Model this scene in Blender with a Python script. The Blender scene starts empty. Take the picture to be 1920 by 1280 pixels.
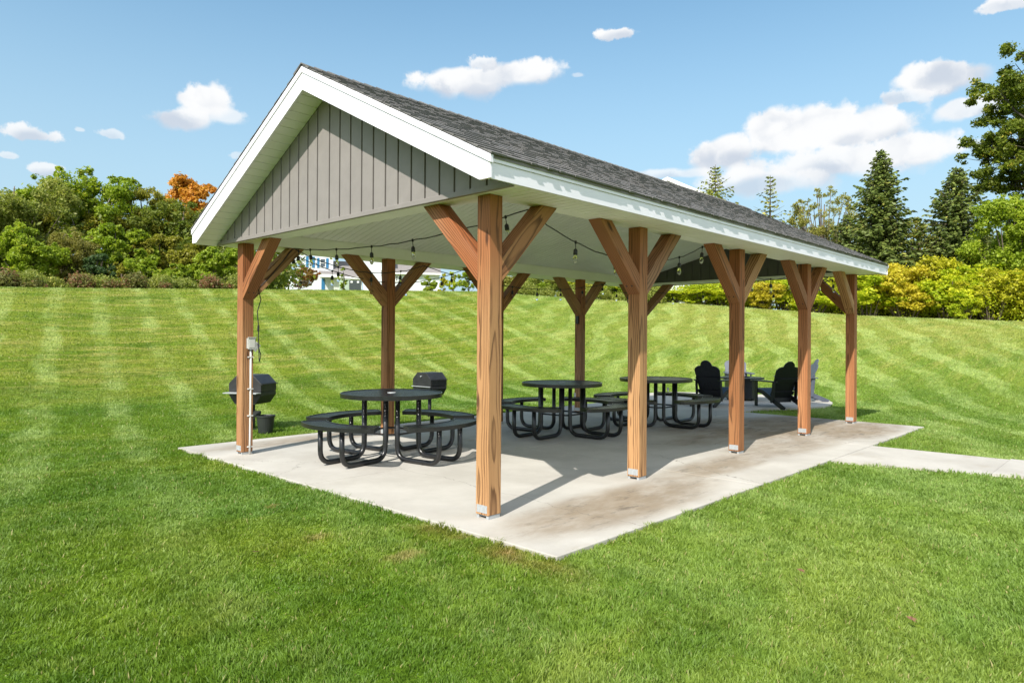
import bpy, bmesh, math, random
import numpy as np
from mathutils import Vector, Matrix
random.seed(7); rng=np.random.default_rng(11)
sc=bpy.context.scene; COL=sc.collection
try:
    cy=sc.cycles; cy.max_bounces=7; cy.diffuse_bounces=4; cy.glossy_bounces=3; cy.transmission_bounces=5; cy.transparent_max_bounces=4; cy.caustics_reflective=False; cy.caustics_refractive=False
except Exception: pass
PI=math.pi; R=math.radians
# ------------------------------------------------------------------ camera
CAM=np.array([-3.73715,-3.77693,1.4])
FW=np.array([0.72627213,0.68739776,0.00362107]); RT=np.array([0.68737517,-0.72627903,0.00584374]); UP=np.array([-0.00664688,0.00175511,0.99997637])
F=1290.639
cd=bpy.data.cameras.new('camera'); cam=bpy.data.objects.new('camera',cd); COL.objects.link(cam)
cd.sensor_width=36; cd.lens=F/1920*36; cd.shift_x=.00015; cd.shift_y=-10.38/1920; cd.clip_end=3000; cd.clip_start=.05
cam.matrix_world=Matrix(((RT[0],UP[0],-FW[0],CAM[0]),(RT[1],UP[1],-FW[1],CAM[1]),(RT[2],UP[2],-FW[2],CAM[2]),(0,0,0,1)))
sc.camera=cam
def ray(u,v): return FW+RT*((u-959.7)/F)+UP*((629.62-v)/F)
# ------------------------------------------------------------------ light
SUN=np.array([-.945,-.295,1.0]); SUN/=np.linalg.norm(SUN)
sl=bpy.data.lights.new('sun','SUN'); sl.energy=4.0; sl.angle=R(.55); sl.color=(1,.95,.87)
so=bpy.data.objects.new('sun',sl); COL.objects.link(so); so.rotation_euler=Vector(SUN).to_track_quat('Z','Y').to_euler()
sc.view_settings.view_transform='Standard'; sc.view_settings.look='None'; sc.view_settings.exposure=.72; sc.view_settings.gamma=1
# ------------------------------------------------------------------ node helpers
class NT:
    def __init__(s,tree): s.t=tree; s.n=tree.nodes; s.l=tree.links
    def new(s,ty,**k):
        x=s.n.new(ty)
        for a,b in k.items(): setattr(x,a,b)
        return x
    def put(s,sock,v):
        if hasattr(v,'is_output') or isinstance(v,bpy.types.NodeSocket): s.l.new(v,sock)
        else: sock.default_value=v
    def m(s,op,a,b=0.0,c=None,clamp=False):
        x=s.new('ShaderNodeMath',operation=op); x.use_clamp=clamp
        s.put(x.inputs[0],a); s.put(x.inputs[1],b)
        if c is not None: s.put(x.inputs[2],c)
        return x.outputs[0]
    def vm(s,op,a,b=(0,0,0),out=0,scale=None):
        x=s.new('ShaderNodeVectorMath',operation=op); s.put(x.inputs[0],a)
        if op!='SCALE': s.put(x.inputs[1],b)
        if scale is not None: s.put(x.inputs[3],scale)
        return x.outputs[out]
    def sm(s,x,a,b,lo=0.0,hi=1.0):
        r=s.new('ShaderNodeMapRange',interpolation_type='SMOOTHSTEP'); s.put(r.inputs[0],x); s.put(r.inputs[1],a); s.put(r.inputs[2],b); s.put(r.inputs[3],lo); s.put(r.inputs[4],hi); return r.outputs[0]
    def lin(s,x,a,b,lo=0.0,hi=1.0):
        r=s.new('ShaderNodeMapRange'); s.put(r.inputs[0],x); s.put(r.inputs[1],a); s.put(r.inputs[2],b); s.put(r.inputs[3],lo); s.put(r.inputs[4],hi); return r.outputs[0]
    def mix(s,f,a,b,blend='MIX'):
        x=s.new('ShaderNodeMix',data_type='RGBA',blend_type=blend); s.put(x.inputs[0],f)
        for i,v in ((6,a),(7,b)):
            if isinstance(v,(tuple,list)) and len(v)==3: v=(*v,1)
            s.put(x.inputs[i],v)
        return x.outputs[2]
    def noise(s,vec,scale,detail=4,rough=.55,dist=0.0):
        x=s.new('ShaderNodeTexNoise'); s.put(x.inputs['Vector'],vec); x.inputs['Scale'].default_value=scale; x.inputs['Detail'].default_value=detail; x.inputs['Roughness'].default_value=rough; x.inputs['Distortion'].default_value=dist
        return x.outputs[0]
    def map(s,vec,loc=(0,0,0),rot=(0,0,0),scale=(1,1,1)):
        x=s.new('ShaderNodeMapping'); s.put(x.inputs[0],vec); x.inputs[1].default_value=loc; x.inputs[2].default_value=rot; x.inputs[3].default_value=scale; return x.outputs[0]
    def xyz(s,v):
        x=s.new('ShaderNodeSeparateXYZ'); s.put(x.inputs[0],v); return x.outputs
    def comb(s,a,b,c):
        x=s.new('ShaderNodeCombineXYZ'); s.put(x.inputs[0],a);s.put(x.inputs[1],b);s.put(x.inputs[2],c); return x.outputs[0]
    def bump(s,h,strength=.3,dist=.01):
        x=s.new('ShaderNodeBump'); s.put(x.inputs['Height'],h); x.inputs['Strength'].default_value=strength; x.inputs['Distance'].default_value=dist; return x.outputs[0]
MATS={}
def mat(name):
    m=bpy.data.materials.new(name); m.use_nodes=True; MATS[name]=m
    g=NT(m.node_tree); p=m.node_tree.nodes['Principled BSDF']; return m,g,p
def geo_pos(g): return g.new('ShaderNodeNewGeometry').outputs['Position']
def obj_co(g): return g.new('ShaderNodeTexCoord').outputs['Object']
def attr(g,n): 
    x=g.new('ShaderNodeAttribute'); x.attribute_name=n; return x.outputs['Fac']
def orand(g): return g.new('ShaderNodeObjectInfo').outputs['Random']
def simple(name,col,rough=.5,metal=0.0,var=.12,scale=8,bump=0.0,spec=.5,bscale=None):
    m,g,p=mat(name); co=obj_co(g)
    n=g.noise(co,scale,6,.6)
    c=g.mix(g.sm(n,.3,.7),tuple(x*(1-var) for x in col),tuple(min(1,x*(1+var)) for x in col))
    g.put(p.inputs['Base Color'],c); p.inputs['Roughness'].default_value=rough; p.inputs['Metallic'].default_value=metal
    p.inputs['Specular IOR Level'].default_value=spec
    if bump: g.put(p.inputs['Normal'],g.bump(g.noise(co,bscale or scale*8,4),bump,.004))
    return m
# wood: growth rings cut through the timber, knots, checks
def wood(name,c_lo,c_mid,c_hi,post=False):
    m,g,p=mat(name); co=obj_co(g); rnd=orand(g)
    off=g.comb(g.m('MULTIPLY',rnd,31.7),g.m('MULTIPLY',rnd,17.3),g.m('MULTIPLY',rnd,53.1))
    q=g.vm('ADD',co,off)
    warp=g.noise(g.map(q,scale=(3,3,.55)),1.0,3,.5)
    warp2=g.noise(g.map(q,scale=(14,14,1.6)),1.0,3,.5)
    vor=g.new('ShaderNodeTexVoronoi'); g.put(vor.inputs['Vector'],g.map(q,scale=(5,5,1.5))); vor.inputs['Scale'].default_value=1.0
    kd=vor.outputs['Distance']
    knot=g.sm(kd,.135,.05); near=g.m('DIVIDE',.018,g.m('ADD',kd,.06))
    x,y,z=g.xyz(co)
    cx=g.m('ADD',g.m('MULTIPLY',g.m('SUBTRACT',rnd,.5),.16),.05)
    rr=g.m('SQRT',g.m('ADD',g.m('POWER',g.m('ADD',g.m('SUBTRACT',x,cx),g.m('MULTIPLY',z,.012)),2),g.m('POWER',g.m('SUBTRACT',y,.10),2)))
    ph=g.m('ADD',g.m('MULTIPLY',rr,60),g.m('ADD',g.m('MULTIPLY',warp,7),g.m('MULTIPLY',warp2,1.2)))
    ph=g.m('ADD',ph,g.m('MULTIPLY',near,8))
    fr=g.m('FRACT',ph)
    late=g.m('MULTIPLY',g.sm(fr,.45,.9),g.sm(fr,1.0,.93))
    fine=g.noise(g.map(q,scale=(160,160,4)),1.0,3,.6)
    tone=g.noise(g.map(q,scale=(2.5,2.5,.5)),1.0,2,.5)
    c=g.mix(g.sm(tone,.3,.7),c_mid,c_hi)
    c=g.mix(g.m('MULTIPLY',rnd,.55),c,c_lo)
    r2=g.m('FRACT',g.m('MULTIPLY',rnd,7.31)); r3=g.m('FRACT',g.m('MULTIPLY',rnd,23.7)); c=g.mix(g.m('MULTIPLY',g.sm(r3,.55,1.0),.5),c,(.42,.125,.045)); c=g.mix(g.m('MULTIPLY',g.sm(r3,.4,.0),.45),c,(.60,.36,.17)); c=g.mix(g.m('MULTIPLY',g.m('MULTIPLY',r2,g.sm(warp,.35,.65)),.45),c,(.40,.27,.17))
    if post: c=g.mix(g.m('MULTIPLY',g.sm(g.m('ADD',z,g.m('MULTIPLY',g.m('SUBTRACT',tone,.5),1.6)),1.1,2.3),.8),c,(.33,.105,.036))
    c=g.mix(g.m('MULTIPLY',late,g.lin(warp2,.3,.7,.45,.95)),c,tuple(v*.36 for v in c_lo))
    c=g.mix(g.m('MULTIPLY',g.sm(fine,.45,.75),.35),c,tuple(v*.55 for v in c_mid))
    c=g.mix(g.m('MULTIPLY',knot,.85),c,(.05,.02,.01))
    g.put(p.inputs['Base Color'],c); p.inputs['Roughness'].default_value=.68; p.inputs['Specular IOR Level'].default_value=.3
    h=g.m('ADD',g.m('MULTIPLY',late,-.5),g.m('MULTIPLY',fine,-.6))
    g.put(p.inputs['Normal'],g.bump(h,.5,.003))
    return m
W1=wood('weathered_timber',(.20,.080,.030),(.345,.145,.054),(.53,.285,.125),True)
W2=wood('brace_timber',(.185,.064,.023),(.32,.115,.040),(.45,.20,.080))
WHITE=simple('white_sky_tinted',(.82,.79,.86),.42,var=.03,scale=3)  # faint blue-lilac tint stands in for sky light on the trim
SOFF=simple('soffit_vinyl',(.86,.855,.83),.5,var=.04,scale=2)
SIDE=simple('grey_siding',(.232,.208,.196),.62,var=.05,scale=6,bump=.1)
SIDEIN=simple('unlit_inner_siding',(.085,.082,.075),.62,var=.06,scale=6)  # grey siding darkened in its colour for the unlit inner gables
GALV=simple('galvanised_steel',(.42,.44,.45),.55,.3,var=.10,scale=60)
BLK=simple('black_coated_steel',(.012,.012,.013),.30,var=.3,scale=20,bump=.15,spec=.6)
GRILL=simple('grill_steel',(.022,.022,.024),.5,var=.3,scale=12,bump=.1)
BUCK=simple('black_plastic',(.02,.024,.022),.55,var=.2,scale=14,bump=.15)
ADKLIT=simple('lit_plastic_lumber',(.075,.085,.115),.45,var=.12,scale=12,bump=.1)  # chair plastic paled to grey-blue, sunlight put into its colour
ADK=simple('dark_plastic_lumber',(.011,.012,.016),.38,var=.2,scale=12,bump=.1)  # chair plastic darkened for the shaded pair; fire table is dark too
CABLE=simple('black_rubber',(.012,.012,.012),.5)
PVC=simple('grey_conduit',(.62,.61,.58),.5,var=.06)
BOXM=simple('weatherproof_box',(.50,.50,.47),.45,.2,var=.1,scale=40)
LEAFB=simple('dry_leaf',(.15,.075,.035),.7,var=.3,scale=60)
def glass(name,tint=(.95,.95,.93),alpha=None):
    m,g,p=mat(name); g.put(p.inputs['Base Color'],(*tint,1)); p.inputs['Roughness'].default_value=.03; p.inputs['Transmission Weight'].default_value=1; p.inputs['IOR'].default_value=1.12
    return m
BULB=glass('bulb_glass')
def window_glass():
    m,g,p=mat('window_glass'); n=g.noise(obj_co(g),1.4,3)
    g.put(p.inputs['Base Color'],g.mix(n,(.05,.06,.075),(.12,.14,.16))); p.inputs['Roughness'].default_value=.08; return m
WGL=window_glass()
# shingles
def shingle():
    m,g,p=mat('asphalt_shingles'); co=obj_co(g); a=attr(g,'rnd')
    n=g.noise(co,220,3,.7); n2=g.noise(co,.8,4)
    c=g.mix(a,(.095,.092,.093),(.20,.19,.19))
    c=g.mix(g.sm(n,.35,.68),g.mix(.55,c,(.03,.03,.032)),g.mix(.4,c,(.42,.41,.39)))
    c=g.mix(g.m('MULTIPLY',g.sm(n2,.4,.7),.25),c,(.16,.14,.125))
    g.put(p.inputs['Base Color'],c); p.inputs['Roughness'].default_value=.93; p.inputs['Specular IOR Level'].default_value=.15
    g.put(p.inputs['Normal'],g.bump(n,.7,.003)); return m
SHIN=shingle()
def farroof():
    m,g,p=mat('far_shingles'); co=obj_co(g)
    n=g.noise(g.map(co,scale=(1,1,6)),3,5,.7)
    g.put(p.inputs['Base Color'],g.mix(n,(.15,.135,.13),(.27,.25,.24))); p.inputs['Roughness'].default_value=.9; return m
FROOF=farroof()
# concrete
def concrete():
    m,g,p=mat('broom_finished_concrete'); P=geo_pos(g); x,y,z=g.xyz(P)
    n1=g.noise(P,1.1,6,.6); n2=g.noise(P,55,4,.7); n3=g.noise(g.map(P,scale=(.7,1.4,1)),2.6,6,.68); br=g.noise(g.map(P,scale=(1,60,1)),3,2,.5)
    c=g.mix(g.sm(n1,.3,.7),(.385,.36,.32),(.485,.46,.415))
    c=g.mix(g.m('MULTIPLY',g.sm(n2,.52,.8),.35),c,(.36,.34,.31))
    c=g.mix(g.m('MULTIPLY',g.sm(br,.5,.8),.12),c,(.33,.31,.28))
    # water and dirt stains with a place and a shape of their own
    acc=None
    for (sx,sy,rx,ry,st) in ((1.2,-.42,1.15,.34,.85),(3.5,-.18,1.1,.25,.7),(7.4,.75,1.6,.75,1.15),(7.8,-.3,1.1,.42,.95),(5.6,-.1,1.2,.4,.6),(2.4,4.75,2.2,.28,.7),(5.9,.9,1.3,.4,.6),(6.8,1.6,1.2,.4,.8)):
        d=g.m('ADD',g.m('POWER',g.m('DIVIDE',g.m('SUBTRACT',x,sx),rx),2),g.m('POWER',g.m('DIVIDE',g.m('SUBTRACT',y,sy),ry),2))
        v=g.m('MULTIPLY',g.sm(d,2.6,0),st); acc=v if acc is None else g.m('MAXIMUM',acc,v)
    st=g.m('MULTIPLY',acc,g.sm(n3,.33,.62),clamp=True)
    c=g.mix(g.m('MULTIPLY',st,.8),c,(.16,.115,.065))
    ws=g.m('MULTIPLY',acc,g.sm(n1,.3,.65,.35,.8)); c=g.mix(ws,c,(.225,.165,.10))
    dk=g.m('MULTIPLY',acc,g.sm(g.noise(g.map(P,loc=(5,2,0),scale=(.6,1.7,1)),4.5,6,.7),.52,.68),clamp=True)
    c=g.mix(g.m('MULTIPLY',dk,.75),c,(.085,.072,.058))
    # thin run of soil along the slab edge
    e=g.sm(n3,.5,.75)
    ed=g.sm(y,-.80,-.94); c=g.mix(g.m('MULTIPLY',g.m('MULTIPLY',ed,e),.3),c,(.28,.22,.14))
    # hairline cracks
    vo=g.new('ShaderNodeTexVoronoi',feature='DISTANCE_TO_EDGE'); g.put(vo.inputs['Vector'],g.vm('ADD',P,g.vm('SCALE',g.comb(n1,n3,0),scale=.5))); vo.inputs['Scale'].default_value=.22
    ck=g.m('MULTIPLY',g.sm(vo.outputs['Distance'],.0012,.0),.6); c=g.mix(ck,c,(.12,.10,.08))
    g.put(p.inputs['Base Color'],c); p.inputs['Roughness'].default_value=.85
    g.put(p.inputs['Normal'],g.bump(g.m('ADD',n2,g.m('MULTIPLY',br,.6)),.35,.003)); return m
CONC=concrete()
JOINT=simple('dark_joint_line',(.10,.085,.07),.95,var=.3,scale=9)  # dark brown-grey base showing in the slab joints
# ------------------------------------------------------------------ terrain
def az_of(u): 
    d=ray(u,600); return math.atan2(d[1],d[0])
_tab=[(-.6,.02,30,14),(az_of(1915),.0262,32,17),(az_of(1600),.0368,34,17),(az_of(1240),.0575,34,17),(az_of(900),.0727,32,15),(az_of(600),.0700,30,13),(az_of(440),.0690,29,12.5),(az_of(50),.0615,27,11),(1.9,.05,26,10),(2.4,.02,26,10)]
_ta=np.array(_tab)
def terrain(x,y):
    x=np.asarray(x,float); y=np.asarray(y,float)
    dx=x-CAM[0]; dy=y-CAM[1]; D=np.hypot(dx,dy); A=np.arctan2(dy,dx)
    tc=np.interp(A,_ta[:,0],_ta[:,1]); Dc=np.interp(A,_ta[:,0],_ta[:,2]); D0=np.interp(A,_ta[:,0],_ta[:,3])
    edge=np.clip((A+.8)/.5,0,1)*np.clip((2.6-A)/.5,0,1); edge=edge*edge*(3-2*edge)
    zc=(1.4+tc*Dc)*edge
    t=np.clip((D-D0)/(Dc-D0),0,1)
    s=np.where(t<.35, t*t/(.35*2)*1.0, t-.175)/.825
    s=np.where(t>.9, (np.where(True,(.9-.175),0)+(t-.9)*(1-(t-.9)*2.5))/.825, s)
    z=zc*s/1.0
    z=z+np.where(D>Dc,(np.minimum(D,110)-Dc)*np.maximum(tc-.014,0)*.9*edge,0)
    z=z+.05*np.sin(x*.31+1)*np.sin(y*.27)*np.clip((D-9)/6,0,1)
    return z-.035
def at(u,D,off=0.0):
    d=ray(u,600); a=math.atan2(d[1],d[0]); x=CAM[0]+D*math.cos(a); y=CAM[1]+D*math.sin(a); return x,y,float(terrain(x,y))+off
def ztop(u,v,D):
    d=ray(u,v); return CAM[2]+d[2]/math.hypot(d[0],d[1])*D
# ------------------------------------------------------------------ object helpers
def tag(o,label=None,cat=None,group=None,kind=None):
    if label: o['label']=label
    if cat: o['category']=cat
    if group: o['group']=group
    if kind: o['kind']=kind
    return o
def empty(name,loc=(0,0,0),rz=0.0,**k):
    o=bpy.data.objects.new(name,None); COL.objects.link(o); o.location=loc; o.rotation_euler=(0,0,rz); o.empty_display_size=.2; return tag(o,**k)
def link(name,me,m,parent=None,loc=(0,0,0),rot=(0,0,0),bevel=0.0,smooth=False,**k):
    if m is not None and not me.materials: me.materials.append(m)
    o=bpy.data.objects.new(name,me); COL.objects.link(o); o.location=loc; o.rotation_euler=rot
    if parent: o.parent=parent
    if smooth: me.shade_smooth()
    if bevel:
        b=o.modifiers.new('bevel','BEVEL'); b.width=bevel; b.segments=2; b.limit_method='ANGLE'
    return tag(o,**k)
class MB:
    def __init__(s): s.v=[]; s.f=[]; s.a=[]
    def add(s,vs,fs,a=None):
        n=len(s.v); s.v+= [tuple(map(float,v)) for v in vs]; s.f+=[tuple(i+n for i in f) for f in fs]
        s.a+=[0.5 if a is None else a]*len(vs); return s
    def box(s,x0,y0,z0,x1,y1,z1,a=None):
        return s.add([(x0,y0,z0),(x1,y0,z0),(x1,y1,z0),(x0,y1,z0),(x0,y0,z1),(x1,y0,z1),(x1,y1,z1),(x0,y1,z1)],[(0,3,2,1),(4,5,6,7),(0,1,5,4),(1,2,6,5),(2,3,7,6),(3,0,4,7)],a)
    def xform(s,M,i0=0):
        for i in range(i0,len(s.v)): s.v[i]=tuple(M@Vector(s.v[i]))
        return s
    def prism(s,poly,lo,hi,ax=1,a=None):
        # poly in the two other axes, extruded from lo to hi along ax
        n=len(poly); vs=[]
        for h in (lo,hi):
            for (p,q) in poly:
                vs.append({0:(h,p,q),1:(p,h,q),2:(p,q,h)}[ax])
        fs=[tuple(range(n))[::-1],tuple(range(n,2*n))]+[(i,(i+1)%n,n+(i+1)%n,n+i) for i in range(n)]
        return s.add(vs,fs,a)
    def tube(s,pts,r,n=8,cap=True,a=None):
        pts=[Vector(p) for p in pts]; rs=r if isinstance(r,(list,tuple)) else [r]*len(pts); vs=[]; fs=[]
        t0=(pts[1]-pts[0]).normalized(); u=t0.orthogonal().normalized()
        for i,p in enumerate(pts):
            t=(pts[min(i+1,len(pts)-1)]-pts[max(i-1,0)]).normalized(); u=(u-t*u.dot(t)).normalized(); w=t.cross(u)
            for k in range(n): vs.append(p+(u*math.cos(2*PI*k/n)+w*math.sin(2*PI*k/n))*rs[i])
        for i in range(len(pts)-1):
            for k in range(n): fs.append((i*n+k,i*n+(k+1)%n,(i+1)*n+(k+1)%n,(i+1)*n+k))
        if cap: fs+=[tuple(range(n))[::-1],tuple(range((len(pts)-1)*n,len(pts)*n))]
        return s.add(vs,fs,a)
    def lathe(s,prof,n=20,c=(0,0,0)):
        vs=[];fs=[]
        for (r,z) in prof:
            for k in range(n): vs.append((c[0]+r*math.cos(2*PI*k/n),c[1]+r*math.sin(2*PI*k/n),c[2]+z))
        for i in range(len(prof)-1):
            for k in range(n): fs.append((i*n+k,i*n+(k+1)%n,(i+1)*n+(k+1)%n,(i+1)*n+k))
        return s.add(vs,fs)
    def mesh(s,name='mesh',attrib=False):
        me=bpy.data.meshes.new(name); me.from_pydata(s.v,[],s.f)
        if attrib:
            at_=me.attributes.new('rnd','FLOAT','POINT'); at_.data.foreach_set('value',s.a)
        bm=bmesh.new(); bm.from_mesh(me); bmesh.ops.recalc_face_normals(bm,faces=bm.faces); bm.to_mesh(me); bm.free()
        return me
def npmesh(name,V,Fv,npf,rnd=None):
    """V (n,3); Fv flat vertex indices; npf = loops per face (array)"""
    me=bpy.data.meshes.new(name); me.vertices.add(len(V)); me.vertices.foreach_set('co',np.ascontiguousarray(V,dtype=np.float32).ravel())
    me.loops.add(len(Fv)); me.loops.foreach_set('vertex_index',np.ascontiguousarray(Fv,dtype=np.int32))
    me.polygons.add(len(npf)); st=np.concatenate([[0],np.cumsum(npf)[:-1]]).astype(np.int32)
    me.polygons.foreach_set('loop_start',st); me.polygons.foreach_set('loop_total',np.ascontiguousarray(npf,dtype=np.int32))
    me.update(calc_edges=True)
    if rnd is not None:
        a=me.attributes.new('rnd','FLOAT','POINT'); a.data.foreach_set('value',np.ascontiguousarray(rnd,dtype=np.float32))
    return me
def copy_tree(o,parent=None):
    c=o.copy(); COL.objects.link(c); c.parent=parent
    for ch in list(o.children): copy_tree(ch,c)
    return c
# ------------------------------------------------------------------ world: sky with clouds
wd=bpy.data.worlds.new('World'); sc.world=wd; wd.use_nodes=True
wd.cycles.sampling_method='NONE'
g=NT(wd.node_tree); bg=wd.node_tree.nodes['Background']
sky=g.new('ShaderNodeTexSky'); sky.sky_type='NISHITA'; sky.sun_disc=False; sky.sun_elevation=math.asin(SUN[2]); sky.sun_rotation=math.atan2(SUN[0],SUN[1])
sky.air_density=1.25; sky.dust_density=1.2; sky.ozone_density=2.2; sky.altitude=200
SKYS=.12
dirv=g.new('ShaderNodeTexCoord').outputs['Generated']
skc=g.mix(1.0,sky.outputs[0],(.90,1.16,1.13),'MULTIPLY')
elev=g.xyz(dirv)[2]
skc=g.mix(g.sm(elev,.55,.0,0.0,.92),skc,(3.15,4.25,5.15))
nlow=g.noise(dirv,7,5,.6); nhi=g.noise(g.map(dirv,loc=(3,1,2)),34,5,.62); pass
def vor(vec,sc_,det=2.5):
    x=g.new('ShaderNodeTexVoronoi',feature='F1'); g.put(x.inputs['Vector'],vec); x.inputs['Scale'].default_value=sc_; x.inputs['Detail'].default_value=det; x.inputs['Roughness'].default_value=.55; x.normalize=True
    return x.outputs['Distance']
wdir=g.vm('ADD',dirv,g.vm('SCALE',g.comb(g.m('SUBTRACT',nlow,.5),g.m('SUBTRACT',nhi,.5),g.m('SUBTRACT',nlow,.5)),scale=.05))
SQ=(1,1,1.25)
b1=vor(g.map(wdir,scale=SQ),17,1.0)
b1u=vor(g.map(wdir,loc=(.0060,.0020,-.016),scale=SQ),17,0.0)
fb=g.m('ADD',g.m('ADD',g.m('MULTIPLY',g.m('SUBTRACT',.42,b1),1.5),0.0),g.m('ADD',g.m('MULTIPLY',g.m('SUBTRACT',nlow,.5),1.3),g.m('MULTIPLY',g.m('SUBTRACT',nhi,.5),.9)))
col=skc
# unseen broken cloud added behind the camera to raise the ambient fill
nb=g.noise(dirv,2.3,7,.58); bk_=g.m('MULTIPLY',g.sm(nb,.44,.60),g.sm(g.vm('DOT_PRODUCT',dirv,(-FW[0],-FW[1],.15),out=1),-.25,.25))
col=g.mix(bk_,col,g.mix(g.sm(nb,.5,.7),(10.0,9.9,9.9),(7.4,7.5,7.8)))
clouds=[(1475,262,90,56,1.0,1.2),(1590,256,120,56,1.0,1.2),(1350,296,78,46,1.0,1.2),(1690,292,95,40,.95,1.3),(1560,312,210,44,.95,1.4),(1440,345,150,34,.75,1.2),(1235,328,90,16,.7,1.0),
 (392,196,58,40,1.0,1.0),(340,226,66,26,.95,.9),(430,222,48,24,.7,.9),(48,252,76,20,.9,.9),(205,252,34,12,.6,.7),(150,244,14,8,.5,.6),(85,318,34,15,.8,.8),(14,292,22,9,.6,.6),(440,292,22,12,.45,.6),
 (850,160,96,36,1.0,1.0),(985,142,84,34,1.0,1.0),(905,120,44,18,.9,1.0),(1158,64,44,15,1.0,.9),(1760,150,80,38,1.0,1.0),(1840,205,62,24,.9,1.1),(1700,182,50,18,.8,1.1),(1892,6,56,18,.95,.9),(1085,142,16,8,.4,.6)]
fbs=g.m('ADD',g.m('MULTIPLY',g.m('SUBTRACT',nhi,.5),2.6),g.m('ADD',.05,g.m('MULTIPLY',g.m('SUBTRACT',nlow,.5),1.2)))
for (u,v,rx,ry,dens,gr) in clouds:
    c=ray(u,v); L=np.linalg.norm(c); c=c/L; r=np.cross(c,(0,0,1)); r/=np.linalg.norm(r); up=np.cross(r,c)
    a=g.m('DIVIDE',g.vm('DOT_PRODUCT',dirv,tuple(r),out=1),rx/F/L)
    b=g.m('DIVIDE',g.vm('DOT_PRODUCT',dirv,tuple(up),out=1),ry/F/L)
    b2=g.m('MAXIMUM',b,g.m('MULTIPLY',b,-1.45))
    d=g.m('SQRT',g.m('ADD',g.m('MULTIPLY',a,a),g.m('MULTIPLY',b2,b2)))
    fr=g.vm('DOT_PRODUCT',dirv,tuple(c),out=1)
    e=g.m('ADD',g.m('SUBTRACT',.86,d),g.m('MULTIPLY',fbs if rx<80 and ry<21 else fb,.95))
    al=g.m('MULTIPLY',g.m('MULTIPLY',g.sm(e,.0,g.sm(b,-.6,.5,.70,.30) if ry>=21 else .38),dens),g.m('GREATER_THAN',fr,.5))
    sh=g.m('ADD',g.m('MULTIPLY',b,.55),g.m('MULTIPLY',g.m('SUBTRACT',b1u,b1),3.2))
    sh=g.sm(g.m('SUBTRACT',sh,g.m('MULTIPLY',e,.30*gr)),-.85,.30)
    cc=g.mix(sh,(3.75,4.15,4.75),(5.9,5.95,6.0))
    col=g.mix(al,col,cc)
g.put(bg.inputs[0],col); bg.inputs[1].default_value=SKYS*.85
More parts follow.
